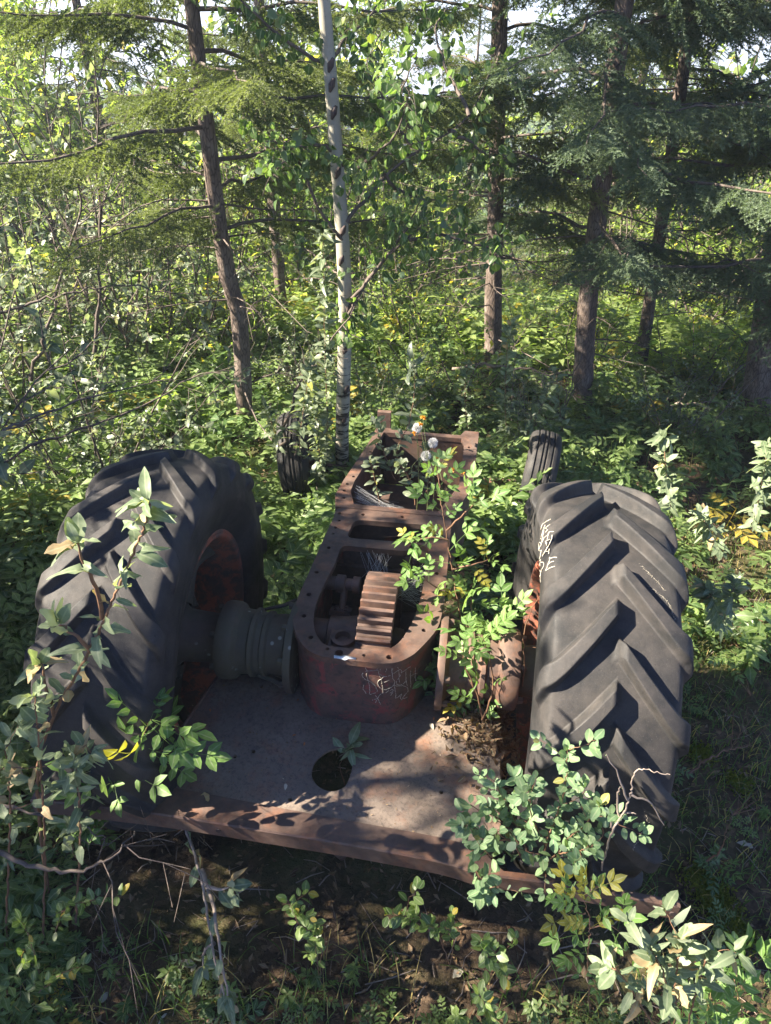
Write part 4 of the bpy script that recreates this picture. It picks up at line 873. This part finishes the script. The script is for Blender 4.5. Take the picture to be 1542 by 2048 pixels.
plant('silverberry','arching silver leaved branch rising across the dark left rear tyre','plant',[[g1+[0,0,-.02]]+pp([(75,1560,-.80),(110,1430,-.82),(175,1310,-.84),(235,1180,-.83),(285,1060,-.82),(300,1005,-.80)]),pp([(205,1235,-.83),(190,1170,-.85),(165,1120,-.86),(155,1085,-.86)]),pp([(110,1430,-.82),(90,1370,-.84),(85,1330,-.84)]),pp([(180,1300,-.84),(150,1270,-.86),(120,1250,-.86)])],L_SILV,LSILV,.054,.030,rad=.0055,seed=61,start=.38,odd=.14,tipn=6)
plant('silverberry','bushy silver leaved sapling at the left edge in front of the tyre foot','plant',[[G(85,1900)]+pp([(90,1700,-.88),(80,1520,-.92),(70,1390,-.93)]),[G(150,1860)]+pp([(160,1700,-.9),(155,1560,-.9),(150,1510,-.9)]),[G(10,1900)]+pp([(20,1640,-.9),(10,1500,-.92)])],L_SILV,LSILV,.050,.040,rad=.004,seed=62,start=.3,odd=.07,tipn=4,twigs=3,twl=.08)
plant('wild_rose','green rose sprig at the left corner of the platform','plant',[[G(265,1690)]+pp([(255,1580,-.62),(285,1480,-.62),(300,1440,-.62)]),pp([(262,1560,-.62),(290,1515,-.63),(330,1500,-.6)]),pp([(255,1580,-.62),(225,1550,-.64)])],L_ROSE,LROSE,.13,.06,rad=.0025,seed=63,start=.35,odd=.05,tipn=3)
plant('wild_rose','low green rose shoot on the left end of the rear bar','plant',[pp([(200,1690,-.62),(190,1640,-.62),(215,1600,-.63)]),pp([(195,1660,-.62),(160,1630,-.65)])],L_ROSE,LROSE,.10,.05,rad=.002,seed=64,start=.2,odd=.02,tipn=2)
plant('fallen_branch','wilting cut branch hanging over the rear bar with shrivelled pale leaves','branch',[pp([(285,1535,-.50),(345,1600,-.56),(372,1660,-.60),(400,1745,-.72),(418,1850,-.85),(432,1930,-.95)])+[PT(470,2060,-1.05)],pp([(405,1740,-.72),(428,1820,-.85),(440,1900,-.95),(455,1990,-1.02)]),pp([(412,1770,-.80),(440,1780,-.80),(458,1775,-.80)]),pp([(428,1890,-.9),(410,1900,-.9),(405,1930,-.9)]),pp([(436,1930,-.96),(450,1950,-.96),(440,1985,-.97)])],L_SILV,LSILV,.056,.040,smat=DEAD,rad=.007,seed=65,start=.3,droop=1.2,odd=.3,tipn=6)
plant('wilted_leaves','drooping wilted leaf cluster hanging from the cut branch at the bar','leaves',[pp([(355,1600,-.57),(385,1590,-.57),(400,1600,-.58)]),pp([(352,1605,-.57),(360,1640,-.58)])],L_SILV,LSILV,.06,.02,smat=DEAD,rad=.0025,seed=66,start=.1,droop=1.5,odd=.25,tipn=3)
plant('silverberry','silver green sprig poking up through the hole in the platform','plant',[[PT(690,1570,-.33)]+pp([(680,1530,-.33),(700,1490,-.33)]),],L_SILV,LSILV,.062,.05,rad=.002,seed=67,start=.75,odd=0,tipn=7,base=PT(690,1570,-.33))
plant('wild_rose','tall bright green rose bush growing beside the gearbox','plant',[[G(960,1430)]+pp([(935,1330,.10),(915,1200,.16),(895,1080,.22),(882,1000,.26),(875,945,.30)]),[G(960,1430)]+pp([(950,1340,.05),(945,1250,.08),(940,1180,.1)]),[G(950,1440)]+pp([(925,1390,.02),(905,1360,.0),(890,1330,.0)]),pp([(915,1200,.16),(880,1180,.12),(850,1160,.1)]),pp([(895,1080,.22),(860,1075,.2),(835,1080,.2)]),[G(985,1420)]+pp([(990,1330,.04),(1000,1260,.05),(1010,1240,.06)]),pp([(915,1220,.14),(890,1240,.10),(875,1250,.08)]),pp([(893,1060,.22),(925,1030,.2),(945,1010,.2)]),pp([(905,1140,.2),(940,1130,.18),(975,1120,.2)]),pp([(965,1440,-.16),(955,1390,-.16),(930,1330,-.16),(925,1290,-.15)]),pp([(965,1440,-.16),(985,1380,-.17),(980,1320,-.17),(965,1270,-.16)])],L_ROSE,LROSE,.112,.060,rad=.0042,seed=68,start=.15,odd=.05,tipn=3)
plant('wild_rose','yellowing rose leaves low beside the gearbox foot','plant',[[G(940,1450)]+pp([(915,1380,-.03),(880,1335,-.05)]),[G(935,1460)]+pp([(940,1390,-.06),(945,1400,-.08)])],L_ROSE,LROSE,.10,.045,rad=.002,seed=69,start=.3,odd=.3,tipn=2)
plant('snowberry_bush','round leaved snowberry bush leaning over the right end of the rear bar','shrub',[[G(1060,1800)]+pp([(1050,1690,-.66),(1020,1620,-.68),(985,1560,-.68)]),[G(1060,1800)]+pp([(1040,1700,-.68),(960,1660,-.72),(920,1650,-.75)]),[G(1080,1800)]+pp([(1090,1700,-.70),(1110,1640,-.72),(1130,1580,-.73),(1135,1500,-.72)]),[G(1080,1800)]+pp([(1120,1700,-.72),(1170,1650,-.75),(1200,1610,-.76)]),[G(1060,1800)]+pp([(1030,1690,-.70),(950,1700,-.76),(960,1770,-.80),(960,1800,-.80)]),[G(1080,1790)]+pp([(1100,1720,-.74),(1160,1700,-.78),(1190,1690,-.78)]),pp([(1040,1690,-.68),(1000,1640,-.7),(940,1610,-.72)]),pp([(1090,1690,-.7),(1060,1620,-.72),(1070,1560,-.72)])],L_RND,LSNOW,.034,.034,smat=RTWIG,rad=.003,seed=70,start=.35,per=2,odd=.03,tipn=2,twigs=4,twl=.09)
plant('dead_twig','bare forked twig standing in front of the right rear tyre','twig',[[G(1190,1800)]+pp([(1215,1690,-.80),(1250,1620,-.80),(1262,1585,-.80),(1275,1540,-.80),(1340,1550,-.80)]),pp([(1255,1600,-.80),(1240,1560,-.80),(1212,1508,-.80)]),pp([(1240,1640,-.80),(1235,1590,-.80),(1243,1575,-.80)]),pp([(1262,1590,-.80),(1300,1605,-.80),(1328,1650,-.80)]),pp([(1225,1660,-.80),(1218,1630,-.80)]),pp([(1248,1625,-.8),(1270,1627,-.8)])],L_SM,LSNOW,.004,.5,smat=DEAD,rad=.0032,seed=71,tipn=1)
plant('silverberry','pale silvery shrub in the bottom right corner','shrub',[[G(1350,2080)]+pp([(1352,1960,-1.12),(1360,1880,-1.12)]),[G(1340,2090)]+pp([(1330,1960,-1.13),(1300,1900,-1.14)]),[G(1370,2080)]+pp([(1400,1950,-1.12),(1420,1910,-1.12)]),[G(1330,2090)]+pp([(1250,1960,-1.1),(1210,1930,-1.1)])],L_SILV,LSILV,.045,.032,rad=.003,seed=72,start=.3,odd=.14,tipn=3,twigs=1,twl=.06)
plant('wild_rose','yellow and red edged rose leaves at the bottom right of the bar','plant',[[G(1180,2030)]+pp([(1175,1920,-1.0),(1180,1850,-.98),(1165,1790,-.95)]),pp([(1178,1860,-.98),(1210,1850,-.98),(1240,1865,-.98)]),pp([(1172,1830,-.96),(1130,1815,-.96)])],L_ROSE,LROSE,.085,.055,rad=.0022,seed=73,start=.2,odd=.4,tipn=2)
plant('wild_rose','green rose shoot at the bottom right corner behind the silvery shrub','plant',[[G(1490,2060)]+pp([(1475,1990,-1.0),(1465,1930,-1.0)]),[G(1440,2070)]+pp([(1430,2000,-1.05)])],L_ROSE,LROSE,.11,.05,rad=.002,seed=74,start=.2,odd=.02,tipn=2)
plant('snowberry_sprig','round leaved sprig under the middle of the rear bar','plant',[[G(900,1930)]+pp([(870,1860,-.85),(820,1835,-.9),(775,1830,-.92)]),[G(900,1930)]+pp([(905,1870,-.86),(860,1850,-.9)])],L_RND,LUND,.031,.036,rad=.0018,seed=75,start=.3,odd=.08,per=2,tipn=2,twigs=2,twl=.07)
plant('snowberry_sprig','small leafy sprig on the dark ground below the platform hole','plant',[[G(640,1960)]+pp([(640,1880,-.9),(600,1850,-.92),(575,1800,-.9)]),[G(640,1960)]+pp([(625,1850,-.9)])],L_RND,LUND,.031,.036,rad=.0018,seed=76,start=.3,odd=.05,per=2,tipn=2,twigs=2,twl=.07)
plant('snowberry_sprig','low green sprigs in the grass at the lower left','plant',[[G(100,1900)]+pp([(130,1820,-.95),(190,1800,-.95)]),[G(80,1960)]+pp([(60,1880,-1.0),(40,1840,-1)]),[G(60,2000)]+pp([(120,1950,-1.05),(170,1930,-1.05)])],L_RND,LUND,.031,.036,rad=.0018,seed=77,start=.2,odd=.05,per=2,tipn=2,twigs=2,twl=.07)
plant('snowberry_sprig','leafy sprigs in the shade left of the yellow rose leaves','plant',[[G(1010,1990)]+pp([(1000,1920,-1.0),(960,1880,-1.0)]),[G(980,2030)]+pp([(960,1990,-1.08)])],L_RND,LUND,.031,.036,rad=.0018,seed=78,start=.2,odd=.05,per=2,tipn=2,twigs=2,twl=.07)
# saplings behind
sap=[('silver leaved sapling right behind the right rear tyre',[[G(1345,1030)]+pp([(1335,960,.95),(1325,870,.95)])],.075,.03,81),
('silver leaved sapling at the right picture edge beyond the tyre',[[G(1500,1080)]+pp([(1525,960,1.2),(1535,890,1.2)]),[G(1450,1120)]+pp([(1420,1060,1.1),(1400,1030,1.1)])],.075,.03,82),
('low silver leaved shrub on the right beside the middle of the tyre',[[G(1440,1270)]+pp([(1430,1210,.5),(1410,1170,.5)]),[G(1440,1270)]+pp([(1460,1200,.5),(1475,1160,.5)])],.06,.022,83),
('tall silver leaved sapling standing before the dark middle spruce',[[G(1015,900)]+pp([(1010,800,2.9),(1015,700,2.9),(1022,650,2.9)]),[G(1040,900)]+pp([(1070,840,2.8),(1100,780,2.8)])],.085,.03,84),
('upright leafy sapling hugging the left side of the aspen',[[G(655,960)]+pp([(655,840,1.95),(650,700,1.9),(648,560,1.9),(645,470,1.9)]),[G(650,960)]+pp([(640,880,1.9),(625,800,1.9)])],.085,.026,85),
('leafy sapling growing out of the tractor frame',[[PT(800,960,1.2)]+pp([(795,900,1.25),(820,840,1.25),(830,760,1.3),(822,720,1.3)]),[PT(790,960,1.15)]+pp([(770,910,1.2),(750,850,1.2)]),[PT(810,960,1.15)]+pp([(840,930,1.2),(860,900,1.2)])],.075,.028,86),
('leafy sapling between the left rear tyre and the aspen',[[G(600,960)]+pp([(600,880,1.8),(610,800,1.8),(625,730,1.8)]),[G(640,985)]+pp([(640,920,1.75),(632,860,1.75)]),[G(560,960)]+pp([(555,880,1.9),(530,820,1.9)])],.075,.028,87),
('silver leaved sapling before the tall spruce trunk',[[G(1130,905)]+pp([(1120,820,3.0),(1110,740,3.0)]),[G(940,890)]+pp([(930,800,3.0),(935,730,3.0)])],.08,.03,88),
('leafy shoots inside the open frame rail',[[PT(760,1010,.9)]+pp([(750,960,.9),(740,920,.92)]),[PT(830,1010,.88)]+pp([(820,960,.9),(800,930,.9)]),[PT(850,990,.9)]+pp([(860,950,.95)])],.055,.022,89)]
for lab,st,sz,sp_,sd_ in sap: plant('silverberry',lab,'plant',st,L_SILV,LSILV if sd_ not in (85,86,87,89) else LGRY,sz*.8,sp_*(1.35 if sd_<84 else 1),smat=RTWIG,rad=.003,seed=sd_,start=.12,odd=.03,per=2,tipn=4)
# bare dark stems and long dead branches of the left thicket
def barebranch(label,pts,rad,seed,tw=14,mat=TWIG):
    r=np.random.default_rng(seed); a=Acc(); P=smoothpts(pts,24); P=P+r.normal(size=P.shape)*rad*.8; a.add(*tube(P,np.linspace(rad,rad*.2,24)*(1+.15*r.normal(size=24)),6))
    for i in range(tw):
        o=P[r.integers(4,23)]; e=norm(norm(P[-1]-P[0])*.6+rdir(1,r)[0]); l=.15+.45*r.random(); Q=wander(o,e,l*.8,5,r,.3); a.add(*tube(Q,np.linspace(rad*.28,.0008,6),4))
        for j in range(3): q=Q[r.integers(1,5)]; a.add(*tube([q,q+norm(e+rdir(1,r)[0])*.12],[.0015,.0008],3))
    solo('dead_branch',a,mat,label,'branch',P[0],group='bare branches')
barebranch('long bare branch reaching right from the left edge just above the tyre',[PT(-60,980,.6),PT(40,905,.9),PT(150,860,1.1),PT(290,810,1.4),PT(400,740,1.6)],.010,1)
barebranch('thin bare branch from the left edge crossing at thicket height',[PT(-40,640,1.6),PT(90,600,1.7),PT(220,575,1.8),PT(400,590,1.9)],.009,2)
barebranch('bare branch rising steeply at the upper left',[PT(60,760,2.2),PT(110,600,2.2),PT(160,420,2.2),PT(130,200,2.2)],.012,3,20)
barebranch('dark upright stem in the upper left thicket',[PT(190,720,2.6),PT(200,500,2.6),PT(195,330,2.6),PT(190,100,2.6)],.013,4,26)
barebranch('forked dark stem by the left front wheel',[PT(560,920,2.0),PT(575,840,2.0),PT(605,760,2.0),PT(660,690,2.0),PT(740,560,1.95)],.014,5,10)
barebranch('bare branch slanting at the left edge over the ferny ground',[PT(-40,880,.3),PT(60,840,.5),PT(200,790,.7),PT(330,760,.9)],.007,6)
barebranch('grey branch lying on the dark ground at the lower left',[PT(-40,1702,-.95),PT(60,1722,-.95),PT(150,1745,-.97),PT(215,1725,-.95),PT(270,1660,-.85)],.008,7,3,TWIG)
barebranch('thin stick running under the left end of the rear bar',[PT(-30,1610,-.8),PT(70,1625,-.8),PT(180,1660,-.82),PT(215,1690,-.82)],.006,8,2,TWIG)
barebranch('reddish bare twig on the mossy ground right of the tyre',[PT(1380,1545,-.2),PT(1440,1505,-.1),PT(1500,1490,.0)],.005,9,3,RTWIG)
barebranch('small reddish twig leaning at the lower right',[PT(1415,1720,-.5),PT(1440,1700,-.5),PT(1455,1650,-.48)],.004,10,1,RTWIG)
barebranch('brown bare stem by the right axle housing',[PT(1010,1420,-.05),PT(1045,1390,-.08),PT(1048,1320,-.1),PT(1050,1250,-.1),PT(1085,1180,-.15)],.004,11,2,RTWIG)
barebranch('weathered dead branch lying among the plants before the middle spruce',[G(900,790)+[0,0,.25],G(990,800)+[0,0,.3],G(1080,815)+[0,0,.3],G(1150,850)+[0,0,.2]],.014,21,8,DEAD)
barebranch('grey dead branch lying at the right between spruce foot and picture edge',[G(1290,850)+[0,0,.12],G(1380,840)+[0,0,.15],G(1500,850)+[0,0,.12]],.013,22,8,DEAD)
barebranch('thin leaning dead stem behind the right front wheel',[G(1110,900),G(1110,900)+[.05,.1,.5],G(1110,900)+[.15,.2,1.0]],.008,23,8,TWIG)
# dandelion clocks
for i,(px,py,Y,lab) in enumerate([(852,912,1.0,'lower white seed head beside the open frame'),(866,886,1.02,'middle white seed head beside the open frame'),(834,856,1.04,'upper white seed head beside the open frame')]):
    p=PT(px,py,Y); b=np.array([p[0]+.02,p[1],.55]); T=thing('seed_head',lab,'flower',b,'dandelion like seed heads')
    a=Acc(); a.add(*tube(smoothpts([b,(b+p)/2+[.01,0,.0],p],8),.0018,5)); part('stem',a,GSTEM,T,b)
    f=Acc(); d=rdir(420,np.random.default_rng(i)); Q=p+d*(.009+.011*np.random.default_rng(i+9).random((420,1)))
    s_=norm(np.cross(d,[.3,.4,.5]))*.0007; V=np.stack([p+0*d-s_,p+0*d+s_,Q],1).reshape(-1,3); f.add(V,np.arange(len(V)).reshape(-1,3))
    for q,dd in zip(Q,d):
        e=rdir(5); V=np.stack([np.tile(q,(5,1)),q+norm(dd+e*.9)*.007,q+norm(dd+e*.9)*.006+e*.0022],1).reshape(-1,3); f.add(V,np.arange(15).reshape(-1,3))
    part('fluff',f,FLUFF,T,b)
ORG=leafmat('orange_petal',(.55,.22,.02),(.62,.28,.03),(.7,.35,.04),.3,.5,None,1.5)
a=Acc(); fl_=Acc(); r=np.random.default_rng(3)
b=PT(880,1000,.95)
for px,py in [(872,918),(925,945),(905,940),(840,850),(846,836),(828,868)]:
    p=PT(px,py,1.0); a.add(*tube(smoothpts([b,(b+p)/2+r.normal(size=3)*.01,p],6),.0014,4)); n=14; scatter(fl_,L_SM,np.tile(p,(n,1)),norm(rdir(n,r)+[0,0,.6]),rdir(n,r),np.full(n,.016),r=r)
T=thing('orange_wildflower','spindly plant with small orange flowers beside the seed heads','flower',b); part('stem',a,GSTEM,T,b); part('petals',fl_,ORG,T,b)

# ---------------------------------------------------------------- undergrowth (uncountable), grass, litter, twigs
def infr(P,m=120):
    q=P-CAM; d=q@fw; u_=771+FPX*(q@rt)/d; v_=1024-FPX*(q@up)/d; return (d>.3)&(u_>-m)&(u_<1542+m)&(v_>-m)&(v_<2048+m)
def plant_tpl(seed,kind):
    r=np.random.default_rng(seed); a=Acc(); pos=[];dr=[];nm=[]
    h=.5+.5*r.random(); n=9 if kind=='rose' else 20
    for i in range(n):
        t=.25+.75*i/n; az=i*2.4; pos.append((r.normal()*.03,r.normal()*.03,h*t)); dr.append((math.cos(az),math.sin(az),.35*(t-.4)+r.normal()*.2)); nm.append((r.normal()*.3,r.normal()*.3,1))
    scatter(a,L_ROSE_LO if kind=='rose' else L_SM,np.array(pos),np.array(dr),np.array(nm),(.55 if kind=='rose' else .27)*(.7+.5*r.random(n)),r=r)
    V=np.concatenate(a.V); F=np.concatenate(a.F[4]); tt=np.concatenate(a.t)
    s,f=tube([(0,0,-.1),(0.01,0,h*.5),(0,0,h)],[.008,.006,.003],3); return np.vstack([V,s]),np.vstack([F,f+len(V)])
UP=[plant_tpl(i,'rose') for i in range(4)]+[plant_tpl(10+i,'sm') for i in range(4)]
def undergrowth():
    r=np.random.default_rng(99); a=Acc()
    def put(x0,x1,y0,y1,n,s0,s1,dens=None,mat=0):
        x=r.uniform(x0,x1,n);y=r.uniform(y0,y1,n); P=np.stack([x,y,hterr(x,y)],1); k=infr(P)&~inchassis(x,y,.02)
        if dens is not None: k&=r.random(n)<dens(x,y)
        P=P[k]; m=len(P); az=r.random(m)*6.28
        scatter(a,UP,P,np.stack([np.cos(az),np.sin(az),np.zeros(m)],1),np.tile([0,0,1.],(m,1))+r.normal(size=(m,3))*.18,s0+(s1-s0)*r.random(m),tint=np.clip(r.random(m)*.92+(r.random(m)<.03),0,1),mat=mat,r=r)
    nz=lambda x,y: .5+.5*np.sin(x*2.3+1.7*np.sin(y*1.9))*np.sin(y*2.7+x)
    put(-6,0,.3,5.0,2700,.16,.42,lambda x,y:.45+.55*nz(x,y))
    put(-.4,5.5,.9,5.0,2500,.15,.38,lambda x,y:(.35+.65*nz(x,y))*np.where((x>1.5)&(y<3.2),.45,1))
    put(-2.3,-.9,-1,1.0,500,.12,.30)
    put(.95,2.6,-1.0,1.2,110,.05,.14,lambda x,y:.3+.4*nz(x,y))
    put(-1.7,1.8,-1.7,-.80,520,.05,.15,lambda x,y:np.where(np.abs(x+.1)<.5,.38,.9))
    put(-.35,.35,.75,1.45,40,.1,.25)
    put(-.6,.9,1.6,2.6,260,.15,.4)
    solo('undergrowth',a,LUND,'knee high green undergrowth of rose and snowberry covering the ground around the tractor','undergrowth',kind='stuff')
    b=Acc(); x=r.uniform(-14,16,19000); y=r.uniform(4.4,24,19000); y=np.where(r.random(19000)<.25,r.uniform(4.4,7.5,19000),y); P=np.stack([x,y,hterr(x,y)],1); k=infr(P,60); P=P[k]; m=len(P); az=r.random(m)*6.28
    scatter(b,UP[4:],P,np.stack([np.cos(az),np.sin(az),np.zeros(m)],1),np.tile([0,0,1.],(m,1)),.16+.34*r.random(m),tint=r.random(m),r=r)
    solo('meadow_scrub',b,LBRT,'sunlit yellow green scrub on the slope beyond the spruces','scrub',kind='stuff')
undergrowth()
def grass():
    r=np.random.default_rng(5); a=Acc()
    nb=5; 
    def blades(C,n,sp,h,w_):
        m=len(C)*n; P=np.repeat(C,n,0)+r.normal(size=(m,3))*[sp,sp,0]; P[:,2]=hterr(P[:,0],P[:,1])-.01; k=~inchassis(P[:,0],P[:,1],.01); P=P[k]; m=len(P)
        az=r.random(m)*6.28; H=h*(.5+.8*r.random(m)); ln=.25+.75*r.random(m); t=np.linspace(0,1,nb)[None,:,None]
        d=np.stack([np.cos(az),np.sin(az),np.zeros(m)],1)[:,None]; s=np.stack([-np.sin(az),np.cos(az),np.zeros(m)],1)[:,None]
        c=P[:,None]+d*(ln*H)[:,None,None]*t**2*.9+np.array([0,0,1])*(H[:,None,None]*(t-.35*ln[:,None,None]*t**3)); ww=w_*(1-t)**.7+.0004
        V=np.stack([c-s*ww,c+s*ww],2).reshape(m,-1,3); F=np.array([[2*i,2*i+2,2*i+3,2*i+1] for i in range(nb-1)])
        FF=(F[None]+(np.arange(m)*2*nb)[:,None,None]).reshape(-1,4); ti=r.random(m)*.9; ti[r.random(m)<.22]=1
        a.add(V.reshape(-1,3),FF,np.repeat(ti,2*nb))
    def cs(x0,x1,y0,y1,n):
        P=np.stack([r.uniform(x0,x1,n),r.uniform(y0,y1,n),np.zeros(n)],1); P=P[infr(P+[0,0,-.05])]; return P
    blades(cs(-2.2,-.98,-.9,1.6,60),22,.05,.24,.0030)
    blades(cs(-.5,.0,.6,1.9,16),18,.05,.26,.003)
    blades(cs(-1.3,1.7,-1.7,-.66,150),14,.06,.13,.0020)
    blades(cs(1.0,3.2,-1.2,2.2,420),13,.09,.10,.0018); blades(cs(1.2,2.6,-.9,1.2,260),12,.07,.07,.0016)
    blades(cs(-5,6,1.5,6.5,330),12,.10,.26,.0035)
    solo('grass',a,GRASS,'thin green and straw coloured grass tufts between the plants','grass',kind='stuff')
grass()
def litter():
    r=np.random.default_rng(6); a=Acc(); n=34000; x=r.uniform(-2.2,4.5,n); y=-1.7+7.5*r.random(n)**1.9; P=np.stack([x,y,hterr(x,y)+.006+.008*r.random(n)],1); P=P[infr(P)]; n=len(P)
    scatter(a,[leaf(2,.5,.5,.5),leaf(2,.6,-.4,-.4),leaf(2,.35,.8,.8)],P,rdir(n,r)*[1,1,.25],np.tile([0,0,1.],(n,1))+r.normal(size=(n,3))*.45,.012+.026*r.random(n)**2,np.clip(r.random(n)**1.6,0,1)*.9,r=r)
    n=420; x=r.uniform(-.62,.50,n); y=r.uniform(-.62,-.05,n); k=(np.abs(x)>.27)|(y<-.24); k&=~((np.abs(x+.09)<.09)&(np.abs(y+.46)<.12)); x,y=x[k],y[k]; n=len(x)
    scatter(a,[leaf(2,.5,.5,.5),leaf(2,.25,-.4,-.4)],np.stack([x,y,np.full(n,.499)],1),rdir(n,r)*[1,1,.1],np.tile([0,0,1.],(n,1))+r.normal(size=(n,3))*.3,.004+.012*r.random(n)**3,r.random(n),r=r)
    solo('leaf_litter',a,DRYL,'brown dead leaves strewn over the forest floor','leaf litter',kind='stuff')
    b=Acc()
    for i in range(2600):
        x,y=r.uniform(-1.9,3.2),-1.65+4.5*r.random()**1.6; p=np.array([x,y,float(hterr(x,y))+.008])
        if not infr(p[None])[0]: continue
        l=.03+.16*r.random()**2; az=r.random()*3.14; e=np.array([math.cos(az),math.sin(az),r.normal()*.12])*l; b.add(*tube([p-e/2,p+r.normal(size=3)*l*.06,p+e/2],np.array([.0014,.0016,.0008])*(.5+r.random()*1.4),3),r.random())
    solo('forest_debris',b,DEAD,'small dry twigs and stalks lying on the ground','twigs',kind='stuff')
    m=Acc(); n=5000; c=np.array([onz(x,y,-.04) for x,y in [(1395,1760),(1420,1800),(1450,1840),(1475,1870),(1440,1810),(1405,1500),(1480,1560)]]); q=c[r.integers(0,7,n)]+r.normal(size=(n,3))*[.03,.03,0]; q[:,2]=hterr(q[:,0],q[:,1])+.004
    scatter(m,L_QD,q,rdir(n,r)+[0,0,.8],rdir(n,r),.009+.012*r.random(n),r=r); solo('moss',m,MOSS,'yellow green moss patches on the ground right of the tyre','moss',kind='stuff')
litter()
# single fallen leaves and twigs resting on the platform and ground
ol=[(460,1680,0)]
def single(name,mat,pts,size,lab,grp,z=.505,ang=None):
    r=np.random.default_rng(len(lab)+int(pts[0]))
    p=onz(pts[0],pts[1],z) if z is not None else G(pts[0],pts[1])+[0,0,.012]; a=Acc(); d=rdir(1,r)*[1,1,.1]
    scatter(a,[leaf(5,.5,.35,.3,'ell',.4)],[p],d,np.array([[0,0,1.]])+r.normal(size=(1,3))*.2,[size],[r.random()*.9],r=r); solo(name,a,mat,lab,'leaf',p,grp)
single('fallen_leaf',PALEL,(860,1446),.028,'pale dead leaf on the platform right of the gearbox','fallen leaves')
single('fallen_leaf',PALEL,(572,1567),.022,'pale dead leaf on the platform left of the hole','fallen leaves')
for i,(px,py,lab) in enumerate([(677,1432,'left orange leaf at the foot of the gearbox'),(692,1436,'middle orange leaf at the foot of the gearbox'),(708,1432,'right orange leaf at the foot of the gearbox'),(752,1446,'orange leaf in front of the red gearbox paint'),(595,1402,'orange leaf left of the gearbox foot'),(610,1484,'orange leaf halfway between gearbox and platform hole'),(592,1469,'orange leaf above the two bolt holes'),(868,1434,'orange leaf beside the pale leaf'),(420,1417,'tan leaf near the left platform edge')]): single('fallen_leaf',REDL,(px,py),.014,lab,'fallen leaves')
for i,(px,py,s,lab) in enumerate([(363,1925,.055,'slender pale leaf lying on the dark soil left of the hanging branch'),(338,2030,.055,'pale leaf at the bottom edge left of the hanging branch'),(383,1948,.03,'small bluish pale leaf beside the hanging branch'),(660,1845,.06,'crumpled tan leaf below the bar'),(905,1960,.055,'pale curled leaf on the soil in the lower middle'),(1505,1700,.06,'pale leaf on the ground at the right edge'),(1520,1310,.05,'reddish tan leaf on the grass at the right edge'),(200,2010,.04,'crumpled pale leaf at the lower left')]): single('fallen_leaf',PALEL if i!=6 else DRYL,(px,py),s,lab,'fallen leaves',z=None)
def stick(pts,rad,lab,z=.505,mat=TWIG):
    a=Acc(); P=smoothpts([onz(x,y,z) for x,y in pts],10); a.add(*tube(P,np.linspace(rad,rad*.5,10),5)); solo('twig',a,mat,lab,'twig',P[0],'twigs on the platform')
stick([(531,1402),(550,1392),(566,1385)],.0022,'short dark twig on the platform left of the gearbox')
stick([(490,1387),(515,1391),(523,1402)],.0012,'hair thin bent twig near the left platform edge')
stick([(895,1440),(940,1455),(985,1475)],.0025,'thin twig on the right corner of the platform')
# debris heap between platform and right wheel
def heap():
    r=np.random.default_rng(8); a=Acc(); n=1500; c=np.array([.44,-.07,.20]); q=c+r.normal(size=(n,3))*[.07,.12,.03]; q[:,2]=.50-1.7*np.clip(q[:,0]-.47,0,.3)+r.normal(size=n)*.012
    scatter(a,[leaf(2,.5,.5,.5),leaf(3,.6,-.4,-.4)],q,rdir(n,r),rdir(n,r)+[0,0,.6],.015+.03*r.random(n),r.random(n)*.8,r=r)
    for i in range(160):
        p=q[r.integers(0,n)]; e=rdir(1,r)[0]*[1,1,.4]*.09*r.random(); a.add(*tube([p,p+e],[.0016,.001],3),.3,0)
    solo('leaf_debris',a,DRYL,'heap of dead leaves and stalks caught between the platform and the right wheel','leaf litter',kind='stuff')
heap()
# spider webs in the gearbox
def web_(lab,A,B,n,sag,seed):
    r=np.random.default_rng(seed); a=Acc(); A=np.array(A);B=np.array(B)
    for i in range(n):
        p=A[0]+(A[1]-A[0])*r.random()+r.normal(size=3)*.008; q=B[0]+(B[1]-B[0])*r.random()+r.normal(size=3)*.008
        a.add(*tube([p,(p+q)/2+[0,0,-sag*r.random()],q],.00028+.0002*r.random(),3))
    solo('spider_web',a,WEB,lab,'web',A[0])
web_('grey spider web strands hanging from the cross piece of the gearbox',[(-.10,.425,.79),(.03,.425,.79)],[(-.09,.30,.70),(.06,.34,.72)],26,.02,1)
web_('dense spider web stretched right of the large gear',[(.17,.38,.79),(.175,.10,.79)],[(.08,.30,.77),(.09,.15,.80)],60,.02,2)
web_('thin sheet web spanning the front frame corner',[(-.19,.92,.79),(-.17,.78,.78)],[(.02,.90,.72),(.06,.80,.70)],40,.02,3)

# ---------------------------------------------------------------- the air over the valley
def haze():
    a=Acc(); box(a,(-420,-30,-130),(420,900,14)); m,n,N,L=newmat('valley_air'); v=N('ShaderNodeVolumePrincipled'); v.inputs['Color'].default_value=(.80,.88,1,1); v.inputs['Density'].default_value=.0022; v.inputs['Anisotropy'].default_value=.3
    o=N('ShaderNodeOutputMaterial'); L(v.outputs[0],o.inputs['Volume']); solo('haze',a,m,None,None,kind='stuff',smooth=False)
haze()
